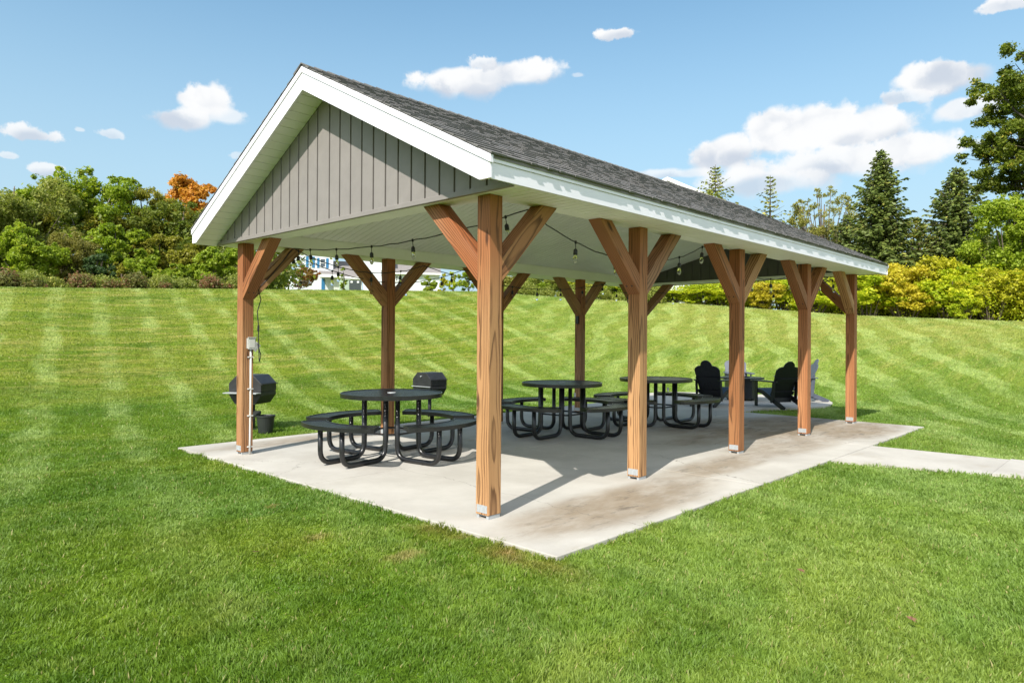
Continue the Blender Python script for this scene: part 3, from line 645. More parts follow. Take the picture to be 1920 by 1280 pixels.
# ------------------------------------------------------------------ outlet box with conduit on the far front post
ob=empty('outlet_box',(.095,PY[1]-.003,0),label='grey weatherproof outlet box with conduit on the far front corner post',cat='outlet box')
m=MB(); m.box(-.045,-.055,1.26,.045,-.002,1.385); m.box(-.05,-.062,1.252,.05,-.054,1.262); m.box(-.05,-.062,1.385,.05,-.045,1.397); link('box',m.mesh(),BOXM,ob,bevel=.003)
m=MB(); m.box(-.032,-.061,1.275,.032,-.0555,1.37); link('window',m.mesh(),PVC,ob)
m=MB(); m.box(0,-.004,-.10,.075,.004,.0); link('cover',m.mesh(),BOXM,ob,(.052,-.055,1.345),(0,R(42),0),bevel=.002)
m=MB(); m.tube([(0,-.022,1.26),(0,-.022,.6),(-.004,-.024,.18),(-.010,-.03,.0)],.0115,10); link('conduit',m.mesh(),PVC,ob,smooth=True)
for z in (1.16,.78,.46,.09):
    m=MB(); m.box(-.03,-.034,z-.006,.03,-.001,z+.006); link('strap',m.mesh(),PVC,ob)
cr=empty('extension_cord',(.15,4.15,1.3),label='black cord hanging down the far front post to the outlet box',cat='cord')
m=MB(); m.tube([(.0,-.06,.02),(.05,-.05,-.12),(.035,-.04,-.2),(.02,-.04,.1),(.03,-.03,.2),(.015,-.02,.4),(.06,-.02,.55),(.03,-.01,.68),(.2,.0,.85),(.48,.0,1.2)],.006,6); link('cable',m.mesh(),CABLE,cr,smooth=True)
m=MB(); m.tube([(.022,-.035,.17),(.026,-.03,.235)],.013,8); link('plug',m.mesh(),CABLE,cr)
m=MB(); m.box(-.03,-.03,1.68,-.002,.03,1.83); o=link('junction_box',m.mesh(),GRILL,None,(PX[3],PY[1]+.07,0),bevel=.003,label='small dark box screwed to the fourth far post below its braces',cat='junction box')
# ------------------------------------------------------------------ picnic tables
def lattice_clip(m,inside,x0,x1,y0,y1,step,z,w=.0032,ang=0.5):
    """strips of an expanded-metal sheet laid in two crossing directions"""
    for sgn in (1,-1):
        d=Vector((math.cos(sgn*ang),math.sin(sgn*ang))); nrm=Vector((-d.y,d.x))
        ext=max(x1-x0,y1-y0)*1.1; c=Vector(((x0+x1)/2,(y0+y1)/2)); k=-int(ext/step)
        while k*step<ext:
            o=c+nrm*(k*step); run=None; t=-ext; dt=.012
            while t<=ext:
                p=o+d*t; ins=inside(p.x,p.y)
                if ins and run is None: run=t
                if (not ins or t+dt>ext) and run is not None:
                    a=o+d*run; b=o+d*(t-dt)
                    if t-dt-run>.01:
                        q=nrm*w; m.add([(a.x-q.x,a.y-q.y,z),(b.x-q.x,b.y-q.y,z),(b.x+q.x,b.y+q.y,z),(a.x+q.x,a.y+q.y,z),(a.x-q.x,a.y-q.y,z-.005),(b.x-q.x,b.y-q.y,z-.005),(b.x+q.x,b.y+q.y,z-.005),(a.x+q.x,a.y+q.y,z-.005)],[(0,1,2,3),(7,6,5,4),(0,4,5,1),(2,6,7,3)])
                    run=None
                t+=dt
            k+=1
def arc_u(pts2,rad,n=6):
    out=[pts2[0]]
    for i in range(1,len(pts2)-1):
        a,b,c=map(Vector,pts2[i-1:i+2]); u=(a-b).normalized(); v=(c-b).normalized(); r=rad
        p0=b+u*r; p1=b+v*r; 
        for k in range(n+1):
            t=k/n; out.append(tuple(p0*(1-t)**2+b*2*t*(1-t)+p1*t*t))
    out.append(pts2[-1]); return out
def ring_band(m,pts,z0,z1,th):
    """closed band of thickness th following closed 2d pts"""
    n=len(pts); vs=[];fs=[]
    c=[Vector(p) for p in pts]
    for i,p in enumerate(c):
        t=(c[(i+1)%n]-c[i-1]).normalized(); nn=Vector((t.y,-t.x))
        for (o,z) in ((0,z0),(0,z1),(-th,z1),(-th,z0)): q=p+nn*o; vs.append((q.x,q.y,z))
    for i in range(n):
        j=(i+1)%n
        for k in range(4): fs.append((4*i+k,4*j+k,4*j+(k+1)%4,4*i+(k+1)%4))
    m.add(vs,fs)
def make_table():
    t=empty('picnic_table')
    RT_=.592; m=MB(); lattice_clip(m,lambda x,y:x*x+y*y<(RT_-.012)**2 and x*x+y*y>.030**2,-RT_,RT_,-RT_,RT_,.021,.750,w=.0056)
    ring_band(m,[(RT_*math.cos(2*PI*k/72),RT_*math.sin(2*PI*k/72)) for k in range(72)],.708,.757,.012)
    top=link('tabletop',m.mesh(),BLK,t)
    m=MB(); m.lathe([(.022,.742),(.022,.756),(.05,.758),(.052,.754),(.052,.742)],20); link('umbrella_collar',m.mesh(),GALV,top)
    m=MB()
    for q in range(4): 
        a=q*PI/2+PI/4; m.tube([(0,0,.715),(math.cos(a)*.55,math.sin(a)*.55,.715)],.014,6)
    link('top_frame',m.mesh(),BLK,t)
    SI,SO,HA=.745,1.03,R(35)
    def smesh():
        m=MB(); inside=lambda x,y:(SI+.01<math.hypot(x,y)<SO-.01) and abs(math.atan2(y,x))<HA-.014
        lattice_clip(m,inside,.5,1.04,-.68,.68,.021,.452,w=.0050,ang=1.1)
        pts=[]
        for k in range(25): 
            a=-HA+2*HA*k/24; rr_=SO-(.035*(1 if k in (0,24) else 0)); pts.append((rr_*math.cos(a),rr_*math.sin(a)))
        for k in range(25): a=HA-2*HA*k/24; pts.append((SI*math.cos(a),SI*math.sin(a)))
        ring_band(m,pts,.412,.458,.010); return m.mesh()
    sme=smesh(); sme.materials.append(BLK)
    lme=[]
    for s in (-.175,.175):
        p=arc_u([(.27,s,.715),(.27,s,.03),(.90,s,.03),(.90,s,.42)],.15); 
        m=MB(); m.tube(p,.0285,10); me=m.mesh(); me.materials.append(BLK); me.shade_smooth(); lme.append(me)
    for q in range(4):
        a=q*PI/2
        s=bpy.data.objects.new('seat',sme); COL.objects.link(s); s.parent=t; s.rotation_euler=(0,0,a)
        for me in lme:
            l=bpy.data.objects.new('leg',me); COL.objects.link(l); l.parent=t; l.rotation_euler=(0,0,a)
    m=MB(); n=4
    c=[(.27,-.175),(.27,.175),(.175,.27),(-.175,.27),(-.27,.175),(-.27,-.175),(-.175,-.27),(.175,-.27)]
    for i in range(8): m.tube([(*c[i],.30),(*c[(i+1)%8],.30)],.012,6)
    link('tie_ring',m.mesh(),BLK,t)
    return t
tb=make_table()
tabs=[((1.19,2.83),R(8),'black mesh picnic table nearest the camera, partly in sunlight'),((4.18,2.69),R(4),'black mesh picnic table in the middle, fully in roof shade'),((6.19,2.33),R(-2),'farthest black mesh picnic table, beside the dark lounge chairs')]
for i,((x,y),a,lb) in enumerate(tabs):
    t=tb if i==0 else copy_tree(tb)
    t.location=(x,y,0); t.rotation_euler=(0,0,a); tag(t,lb,'picnic table','round picnic tables with curved benches')
    if i:
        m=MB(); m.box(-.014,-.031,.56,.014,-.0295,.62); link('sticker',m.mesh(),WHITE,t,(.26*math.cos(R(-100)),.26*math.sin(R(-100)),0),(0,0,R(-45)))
# ------------------------------------------------------------------ park grills
def make_grill():
    t=empty('park_grill'); W_,Lx=.235,.19
    zb=.365
    low=[(-.15,zb),(.15,zb),(W_,zb+.12),(W_,zb+.17),(-W_,zb+.17),(-W_,zb+.12)]
    m=MB(); m.prism(low,-Lx,Lx,0); link('firebox',m.mesh(),GRILL,t,bevel=.004)
    hi=[(-W_-.003,zb+.173),(W_+.003,zb+.173),(W_+.003,zb+.29),(.12,zb+.405),(-.12,zb+.405),(-W_-.003,zb+.29)]
    m=MB(); m.prism(hi,-Lx-.004,Lx+.004,0); hd=link('hood',m.mesh(),GRILL,t,bevel=.005)
    m=MB(); m.tube([(-Lx-.004,.0,zb+.34),(-Lx-.03,.0,zb+.34)],.012,8); link('knob',m.mesh(),GALV,hd)
    m=MB(); m.box(-.2,-W_-.03,zb+.275,.2,-W_-.004,zb+.285); link('handle',m.mesh(),GRILL,hd)
    m=MB(); m.box(-Lx-.13,-W_-.01,zb+.155,-Lx-.006,W_+.01,zb+.167); link('shelf',m.mesh(),GALV,t)
    m=MB(); m.tube([(0,0,-.1),(0,0,zb-.001)],.032,12); link('pedestal',m.mesh(),GRILL,t,smooth=True)
    return t
gr1=make_grill(); x,y=1.20,6.35; gr1.location=(x,y,float(terrain(x,y))+.01); gr1.rotation_euler=(0,0,R(32)); gr1.scale=(1.12,1.12,1.08)
tag(gr1,'black covered pedestal grill with side shelf behind the far corner post','grill','black park grills on the lawn')
gr2=copy_tree(gr1)
for q in gr2.children:
    if q.name.startswith('shelf'): q.scale=(.22,1,1); q.location=(-.19*.78,0,0)

x,y=4.2,5.75; gr2.location=(x,y,float(terrain(x,y))+.03); gr2.rotation_euler=(0,0,R(2)); gr2.scale=(1,1,1)
tag(gr2,'black covered pedestal grill seen above the nearest picnic table','grill','black park grills on the lawn')
bk=empty('ash_bucket',(1.16,5.86,-.03),label='black bucket for ashes standing on the lawn beside the far corner post',cat='bucket')
m=MB(); m.lathe([(.001,.0),(.10,.0),(.128,.255),(.138,.255),(.138,.275),(.126,.276),(.120,.26),(.097,.012),(.001,.012)],24); link('pail',m.mesh(),BUCK,bk,smooth=False)
m=MB(); m.box(-.07,-.05,.0,.07,.05,.05); link('scoop',m.mesh(),BUCK,bk,(-.10,.10,.27),(0,R(-18),R(30)),bevel=.008)
m=MB(); m.tube([(-.13,.03,.08),(-.20,.06,.085)],.008,6); link('handle',m.mesh(),BUCK,bk)
# ------------------------------------------------------------------ lounge chairs round a fire table
def make_chair():
    t=empty('lounge_chair')
    def board(name,poly,lo,hi,ax=1,loc=(0,0,0),rot=(0,0,0)):
        m=MB(); m.prism(poly,lo,hi,ax); return link(name,m.mesh(),ADK,t,loc,rot,bevel=.004)
    for s in (-1,1):
        y=s*.255
        board('side_rail',[(.36,.30),(.34,.375),(.10,.355),(-.30,.20),(-.66,.045),(-.62,.0),(-.52,.0),(-.12,.16),(.12,.265)],y-.012,y+.012)
        board('front_leg',[(.26,0),(.35,0),(.35,.53),(.26,.53)],y+s*.016-.012,y+s*.016+.012)
        board('rear_bracket',[(-.30,.12),(-.21,.10),(-.26,.53),(-.34,.53)],y+s*.016-.012,y+s*.016+.012)
        m=MB(); pts=[(-.40,.29),(-.36,.22),(.20,.20),(.34,.215),(.42,.24),(.44,.29),(.42,.345),(.34,.36),(.0,.34),(-.36,.31)]
        m.prism([(a,s*b) for a,b in pts],.532,.556,2); link('arm',m.mesh(),ADK,t,bevel=.005)
    # seat slats in one part
    m=MB()
    for k in range(6):
        x=.33-k*.078; z=.378-.0*k-(max(0,k-1))*.026
        m.add([(x-.035,-.26,z-.028*(k>0)),(x+.035,-.26,z),(x+.035,.26,z),(x-.035,.26,z-.028*(k>0)),(x-.035,-.26,z-.02-.028*(k>0)),(x+.035,-.26,z-.02),(x+.035,.26,z-.02),(x-.035,.26,z-.02-.028*(k>0))],[(0,1,2,3),(7,6,5,4),(0,4,5,1),(2,6,7,3),(1,5,6,2),(3,7,4,0)])
    link('seat',m.mesh(),ADK,t)
    # back: seven fanned slats, lobed top
    bl=Matrix.Translation((-.13,0,.20))@Matrix.Rotation(R(-24),4,'Y')
    def otl(y):
        y=abs(y)
        return .715+math.sqrt(max(0,.125**2-y*y)) if y<.125 else .60+.115*math.sqrt(max(0,1-((y-.125)/.155)**2))
    for k in range(7):
        f=k-3; w0=.0325; w1=.0395; yb_=f*.0665; yt_=f*.080
        m=MB(); top=[(yt_+w1*(1-q/4),otl(yt_+w1*(1-q/4))) for q in range(9)]
        m.prism([(yb_-w0,0),(yb_+w0,0)]+top,-.010,.010,0); o=link('back_slat',m.mesh(),ADK,t); o.matrix_local=bl
    for z in (.12,.42):
        m=MB(); m.box(-.034,-.27,z-.04,-.0115,.27,z+.04); o=link('back_rail',m.mesh(),ADK,t); o.matrix_local=bl
    m=MB(); m.box(-.16,-.24,.11,-.13,.24,.20); link('rear_stretcher',m.mesh(),ADK,t)
    return t
ch=make_chair()
chairs=[((10.02,3.24),R(4),'dark slatted lounge chair with its back to the farthest picnic table'),((10.62,2.14),R(58),'dark slatted lounge chair nearest the far post, back towards camera'),((12.45,2.42),R(126),'lounge chair in lit grey-blue seen from the side, rightmost beside the fire table'),((13.35,4.28),R(215),'lounge chair in lit grey-blue facing the camera, far side of the fire table')]
for i,((x,y),a,lb) in enumerate(chairs):
    c=ch if i==0 else copy_tree(ch)
    if i>1:
        for q in c.children: q.material_slots[0].link='OBJECT'; q.material_slots[0].material=ADKLIT
    c.location=(x,y,-.005); c.rotation_euler=(0,0,a); tag(c,lb,'lounge chair','slatted lounge chairs round the fire table')
ft=empty('fire_table',(11.7,3.42,-.005),label='low dark fire table in the middle of the lounge chairs',cat='fire table')
m=MB(); m.prism([(.52*math.cos(PI/8+k*PI/4),.52*math.sin(PI/8+k*PI/4)) for k in range(8)],.49,.53,2); link('table_top',m.mesh(),ADK,ft,bevel=.006)
m=MB(); m.prism([(.36*math.cos(PI/8+k*PI/4),.36*math.sin(PI/8+k*PI/4)) for k in range(8)],.04,.489,2); link('cabinet',m.mesh(),ADK,ft,bevel=.006)
m=MB(); m.lathe([(.0,.531),(.17,.531),(.19,.548),(.2,.548),(.2,.531)],20); link('burner_rim',m.mesh(),GRILL,ft)
for s in range(4):
    m=MB(); a=PI/4+s*PI/2; m.box(.28*math.cos(a)-.03,.28*math.sin(a)-.03,0,.28*math.cos(a)+.03,.28*math.sin(a)+.03,.039); link('foot',m.mesh(),ADK,ft)
# ------------------------------------------------------------------ foliage
def foliage(name,c1,c2,c3,trans=.38,f3=.82):
    m,g,p=mat(name); a=attr(g,'rnd'); rnd=orand(g)
    P=g.vm('ADD',obj_co(g),g.comb(g.m('MULTIPLY',rnd,40),0,0)); n=g.noise(P,.7,3,.6)
    c=g.mix(g.sm(g.m('ADD',g.m('MULTIPLY',a,.6),g.m('MULTIPLY',n,.4)),.25,.75),c1,c2)
    c=g.mix(g.sm(a,f3,min(1.0,f3+.12)),c,c3)
    g.put(p.inputs['Base Color'],c); p.inputs['Roughness'].default_value=.5; p.inputs['Specular IOR Level'].default_value=.3
    tr=g.new('ShaderNodeBsdfTranslucent'); g.put(tr.inputs[0],g.mix(.5,c,g.mix(1,c,(1.6,1.9,.6),'MULTIPLY')))
    mx=g.new('ShaderNodeMixShader'); mx.inputs[0].default_value=trans; g.l.new(p.outputs[0],mx.inputs[1]); g.l.new(tr.outputs[0],mx.inputs[2]); g.l.new(mx.outputs[0],m.node_tree.nodes['Material Output'].inputs[0])
    return m
FM=dict(
 willow=foliage('willow_leaves',(0.176,0.215,0.036),(0.312,0.319,0.068),(0.541,0.487,0.124)),
 bright=foliage('locust_leaves',(0.157,0.234,0.014),(0.316,0.375,0.022),(0.620,0.500,0.033)),
 olive=foliage('olive_leaves',(0.189,0.189,0.022),(0.332,0.306,0.037),(0.568,0.421,0.067)),
 dark=foliage('dark_leaves',(0.101,0.136,0.018),(0.206,0.232,0.030),(0.378,0.359,0.054)),
 orange=foliage('maple_autumn_leaves',(.50,.20,.02),(.62,.32,.045),(.30,.30,.04)),
 lime=foliage('young_tree_leaves',(0.192,0.266,0.018),(0.338,0.406,0.031),(0.608,0.531,0.056)),
 brown=foliage('thinning_leaves',(.21,.19,.04),(.29,.26,.06),(.22,.27,.05)),
 blueg=foliage('blue_green_leaves',(0.052,0.096,0.035),(0.095,0.154,0.054),(0.156,0.218,0.058)),
 spruce=foliage('spruce_needles',(0.084,0.119,0.024),(0.173,0.215,0.046),(0.337,0.328,0.070),.12),
 spruce2=foliage('sparse_spruce_needles',(0.140,0.173,0.028),(0.281,0.288,0.051),(0.478,0.403,0.083),.15),
 oak=foliage('oak_leaves',(0.093,0.128,0.016),(0.200,0.240,0.022),(0.468,0.384,0.051)),
 yellow=foliage('yellow_leaves',(0.363,0.356,0.022),(0.528,0.483,0.030),(0.220,0.345,0.030),.35),
 gold=foliage('golden_leaves',(0.462,0.380,0.030),(0.616,0.517,0.045),(0.330,0.380,0.040),.35),
 ygreen=foliage('yellow_green_leaves',(0.305,0.398,0.017),(0.572,0.559,0.025),(0.620,0.570,0.039),.35),
 red=foliage('bramble_leaves',(.17,.17,.05),(.22,.21,.06),(.26,.12,.07),f3=.55),
 crab=foliage('crabapple_leaves',(0.225,0.141,0.035),(0.381,0.230,0.068),(0.416,0.102,0.049),f3=.6),
 pale=foliage('pale_willow_leaves',(0.225,0.230,0.049),(0.381,0.346,0.088),(0.555,0.448,0.137)))
BARK=simple('bark',(.13,.10,.075),.9,var=.35,scale=6,bump=.8,bscale=30)
BARKD=simple('dark_oak_bark',(.055,.045,.036),.9,var=.3,scale=6,bump=.6,bscale=30)
BARKP=simple('pale_bark',(.36,.34,.30),.9,var=.3,scale=6)
def leaves(centers,radii,n,leaf,seed,shell=.45,up=.35,squash=.8,elong=1.5,crnd=None):
    r_=np.random.default_rng(seed); C=np.array(centers,float); Rr=np.array(radii,float); k=len(C)
    w=Rr**2; w/=w.sum(); idx=r_.choice(k,n,p=w)
    d=r_.normal(size=(n,3)); d/=np.linalg.norm(d,axis=1)[:,None]
    q=(shell+(1-shell)*r_.random(n)**.6)*(1+.28*r_.normal(size=n)*(r_.random(n)<.35))
    P=C[idx]+d*np.array([1,1,squash])*(Rr[idx]*q)[:,None]
    nn=d*.55+r_.normal(size=(n,3))*.55; nn[:,2]+=up; nn/=np.linalg.norm(nn,axis=1)[:,None]
    t=np.cross(nn,r_.normal(size=(n,3))); t/=np.linalg.norm(t,axis=1)[:,None]; b=np.cross(nn,t)
    s=(leaf*(.55+.8*r_.random(n)))[:,None]
    V=np.stack([P-t*s*elong*.5,P-b*s*.42+t*s*.08,P+t*s*elong*.5,P+b*s*.42+t*s*.08],1).reshape(-1,3)
    cr=r_.random(k) if crnd is None else crnd
    rnd=np.clip(.55*r_.random(n)+.45*cr[idx],0,1)
    return V,np.repeat(rnd,4)
def leafobj(name,parts,m,parent):
    V=np.vstack([p[0] for p in parts]); Q=np.concatenate([p[1] for p in parts]); n=len(V)//4
    me=npmesh(name,V,np.arange(n*4),np.full(n,4),Q); me.materials.append(m)
    return link(name,me,None,parent)
def clumps(r_,k,cx,cy,cz,rx,ry,rz,rad,bias=.75):
    out=[];rs=[]
    for _ in range(k):
        d=r_.normal(size=3); d/=np.linalg.norm(d); q=bias+(1-bias)*r_.random() if r_.random()<.75 else r_.random()*.7
        out.append((cx+d[0]*rx*q,cy+d[1]*ry*q,cz+d[2]*rz*q)); rs.append(rad*(.6+.8*r_.random()))
    return out,rs
def sub(cc,rs,m,r_,f=.42,off=.78):
    c2=[];r2=[];cr=[]
    for c,R0 in zip(cc,rs):
        base=r_.random()
        for _ in range(m):
            d=r_.normal(size=3); d/=np.linalg.norm(d); q=R0*off*(.6+.6*r_.random()); c2.append((c[0]+d[0]*q,c[1]+d[1]*q,c[2]+d[2]*q*.75)); r2.append(R0*f*(.6+.8*r_.random())); cr.append(.5*base+.5*r_.random())
    return c2,r2,np.array(cr)
def tree(u,D,vt,width,m,label,name='tree',trunkh=.25,n=11000,k=34,leaf=.17,rad=.26,seed=None,bark=None,group='trees beyond the crest of the lawn',vb=None,cat='tree',loose=0.0):
    """vt = pixel row of the top, width in metres of the crown"""
    x,y,z=at(u,D); zt=ztop(u,vt,D); h=zt-z; r_=np.random.default_rng(seed or int(abs(u)*7+D))
    t=empty(name,(x,y,z-.05),label=label,cat=cat,group=group)
    cz=h*(.5+trunkh*.5); rz=h*(.5-trunkh*.5); rx=width/2
    R0=min(rx,rz)*rad
    cc,rs=clumps(r_,k,0,0,cz,max(.1,rx-R0*.8),max(.1,rx-R0*.8),max(.1,rz-R0*.8),R0)
    if loose: # feathery extra sprays
        c2,r2=clumps(r_,int(k*loose),0,0,cz,rx,rx,rz,R0*.5,.9); cc+=c2; rs+=r2
    c3,r3,cr3=sub(cc,rs,9,r_); leafobj('crown',[leaves(c3,r3,int(n*3.1),leaf*.54,int(abs(u)+D),shell=.1,crnd=cr3)],FM[m],t)
    mb=MB(); tr=max(.05,h*.018)
    mb.tube([(0,0,-.2),(r_.normal()*.1,r_.normal()*.1,h*trunkh),(r_.normal()*.2,r_.normal()*.2,h*.6),(0,0,h*.85)],[tr*1.3,tr,tr*.6,tr*.2],7)
    for i in range(0,len(cc),2):
        c=Vector(cc[i]); s=Vector((0,0,h*(trunkh*.8+.35*r_.random()))); 
        if c.z<s.z: s.z=c.z*.7
        mid=s.lerp(c,.5)+Vector((0,0,-.05*h)); mb.tube([s,mid,c],[tr*.45,tr*.3,tr*.1],5,False)
    link('trunk',mb.mesh(),bark or BARK,t,smooth=True)
    return t
G1='trees beyond the crest of the lawn'
tree(-150,42,330,12,'olive','olive green tree, leftmost, cut by the left picture edge')
tree(25,42,312,8.6,'willow','tall grey-green rounded tree filling the top left corner of the tree line',n=15000,k=46,trunkh=.1)
tree(160,47,318,8.2,'bright','tall bright yellow-green tree left of the darker olive trees',n=15000,k=44,leaf=.2,bark=BARKP,loose=.5)
tree(88,50,330,6.0,'dark','dark green tree wedged between the grey-green and the bright tall trees')
tree(262,46,340,6.6,'olive','dull olive tree right of the bright yellow-green tree',n=13000,k=42)
tree(345,44,352,6.4,'dark','dense dark green tree below the orange maple',n=14000,k=44,trunkh=.08)
tree(420,47,385,7.0,'dark','dark tree partly behind the left roof corner')
tree(362,58,318,6.0,'orange','orange autumn maple rising above the tree line',name='maple_tree',n=14000,k=36,leaf=.26,trunkh=.35)
tree(300,38,430,4.0,'olive','low olive tree beneath the darker trees',trunkh=.05)
tree(215,37,415,4.4,'bright','mid-height yellow-green tree in front of the tree line',trunkh=.05)
tree(48,33.5,412,2.9,'lime','young bright green tree standing in front at far left',trunkh=.06,n=12000,k=40,leaf=.13)
tree(122,34.5,417,2.5,'brown','thin brownish tree right of the young bright green tree',trunkh=.08,n=9000,k=36,leaf=.09,loose=.8)
tree(185,33.5,466,1.5,'blueg','small blue-green bushy tree in the brush',name='shrub',cat='shrub',trunkh=.02,n=6000,k=24,leaf=.10)
tree(10,38,430,3.5,'dark','dark shrubby tree behind the young green tree at far left',trunkh=.03)
tree(270,33,475,2.4,'lime','round bright green shrub low in front of the dark trees',name='shrub',cat='shrub',trunkh=.02,n=7000,k=30,leaf=.13)
tree(335,33.5,482,2.0,'bright','smaller yellow-green shrub right of the round bright shrub',name='shrub',cat='shrub',trunkh=.02,n=6000,k=26,leaf=.13)
tree(412,33.5,458,2.6,'lime','leafy lime green shrub just left of the far corner post',name='shrub',cat='shrub',trunkh=.02,n=8000,k=34,leaf=.14)
tree(226,33.5,488,1.6,'olive','low olive shrub left of the round bright shrub',name='shrub',cat='shrub',trunkh=.02,n=5000,k=20,leaf=.12)
tree(372,36,440,2.8,'olive','olive shrubby tree behind the lime green shrub',trunkh=.03)
# brush and undergrowth
def brush(name,u0,u1,Da,Db,h,n,leaf,m,label,seed,k=260,cat='brush',hv=.5,patch=None):
    r_=np.random.default_rng(seed); cc=[];rs=[]
    for i in range(k):
        u=u0+(u1-u0)*r_.random(); D=Da+(Db-Da)*r_.random(); x,y,z=at(u,D); 
        if patch is not None and math.sin(u*.031+seed)+math.sin(u*.077+2*seed)+.5*math.sin(u*.19)<patch+.8*(r_.random()-.5): continue
        hh=h*(1-hv+hv*r_.random())*(1+.35*math.sin(u*.05+seed)+.25*math.sin(u*.13)); cc.append((x,y,z+hh*.5)); rs.append(hh*.62)
    o=leafobj(name,[leaves(cc,rs,int(n*1.3),leaf*.8,seed,shell=.2,squash=.9)],FM[m],None); tag(o,label,cat,kind='stuff')
brush('weeds',-160,458,29.6,31.6,.45,40000,.07,'willow','green weedy growth along the crest of the lawn, left side',11,420,'weeds',hv=.8)
brush('brush',-160,455,29.3,30.8,.42,30000,.07,'red','reddish and green bramble brush along the crest of the lawn, left side',1,420,patch=.1)
brush('undergrowth',-200,520,38,52,2.6,40000,.2,'dark','dark undergrowth below the trees on the left',2,220,'undergrowth')
brush('weeds',935,1240,33.2,34.6,.62,26000,.06,'willow','tall grassy weeds on the crest behind the pavilion',3,300,'weeds',hv=.8)
brush('undergrowth',1200,2060,35,37.8,1.5,60000,.08,'ygreen','yellow-green growth filling in between the shrubs on the crest at right',4,420,'undergrowth')
# yellow shrubs on the right
shr={}
def shrub(u,D,vt,width,m,label,kind,seed):
    x,y,z=at(u,D); h=max(.6,ztop(u,vt,D)-z)
    key=(m,kind)
    if key not in shr:
        r_=np.random.default_rng(seed); cc,rs=clumps(r_,46,0,0,.50,.42,.42,.42,.125,.55)
        c3,r3,cr3=sub(cc,rs,7,r_,.5,.9); a=leaves(c3,r3,17000,.029,seed,shell=.1,squash=.8,crnd=cr3)
        V=a[0]; me=npmesh('crown',V,np.arange(len(V)),np.full(len(V)//4,4),a[1]); me.materials.append(FM[m])
        mb=MB()
        for i in range(26):
            c=Vector(cc[i]); b=Vector((c.x*.35,c.y*.35,-.02)); mb.tube([b,b.lerp(c,.5)+Vector((0,0,.06)),c],[.011,.008,.003],4,False)
        ms=mb.mesh(); ms.materials.append(BARK); shr[key]=(me,ms)
    t=empty('shrub',(x,y,z-.03),random.uniform(0,6),label=label,cat='shrub',group='shrubs in a row along the crest')
    for nm,me in zip(('crown','stem'),shr[key]):
        o=bpy.data.objects.new(nm,me); COL.objects.link(o); o.parent=t; o.scale=(width,width,h*1.05)
rowdat=[(1262,35,540,2.0,'ygreen','green shrub seen under the eave right of the second near post'),
 (1215,35.5,530,1.6,'pale','pale thin shrub seen under the roof left of the green shrubs'),
 (1310,34.6,535,2.3,'ygreen','leafy green shrub seen between the second and third near posts'),
 (1350,35.6,530,2.3,'ygreen','yellow-green shrub right behind the third near post'),
 (1428,34.8,525,2.3,'gold','golden shrub seen between the third and fourth near posts'),
 (1468,35.6,520,2.2,'ygreen','yellow-green shrub just left of the fourth near post'),
 (1395,36.4,522,2.2,'yellow','yellow shrub right of the third near post'),
 (1530,35,530,2.2,'ygreen','green-yellow shrub behind the fourth near post braces'),
 (1570,36.2,515,2.3,'yellow','yellow shrub behind the last near post'),
 (1625,35,505,3.3,'ygreen','yellow-green shrub directly right of the last near post'),
 (1660,36.8,484,3.8,'gold','tall golden shrub just right of the far eave corner'),
 (1700,35.3,494,3.4,'gold','golden-orange shrub, second from the far eave corner'),
 (1742,36.5,480,3.8,'yellow','bright yellow shrub in the middle of the row at right'),
 (1782,35.2,500,3.3,'ygreen','lime shrub bulging forward in the row at right'),
 (1822,36.6,488,3.8,'ygreen','tall yellow-green shrub under the dark spruce'),
 (1858,35.2,500,3.3,'yellow','yellow shrub second from the right picture edge'),
 (1900,36.2,490,3.0,'ygreen','green and yellow shrub at the right picture edge'),
 (1960,35.5,490,3.0,'yellow','yellow shrub beyond the right picture edge'),
 (1806,33.8,548,1.5,'ygreen','small lime shrub at the front foot of the row at right'),
 (2030,36,490,3.2,'ygreen','yellow-green shrub well beyond the right picture edge')]
for i,(u,D,vt,w,m,lb) in enumerate(rowdat): shrub(u,D,vt,w,m,lb,i%2,60+i)
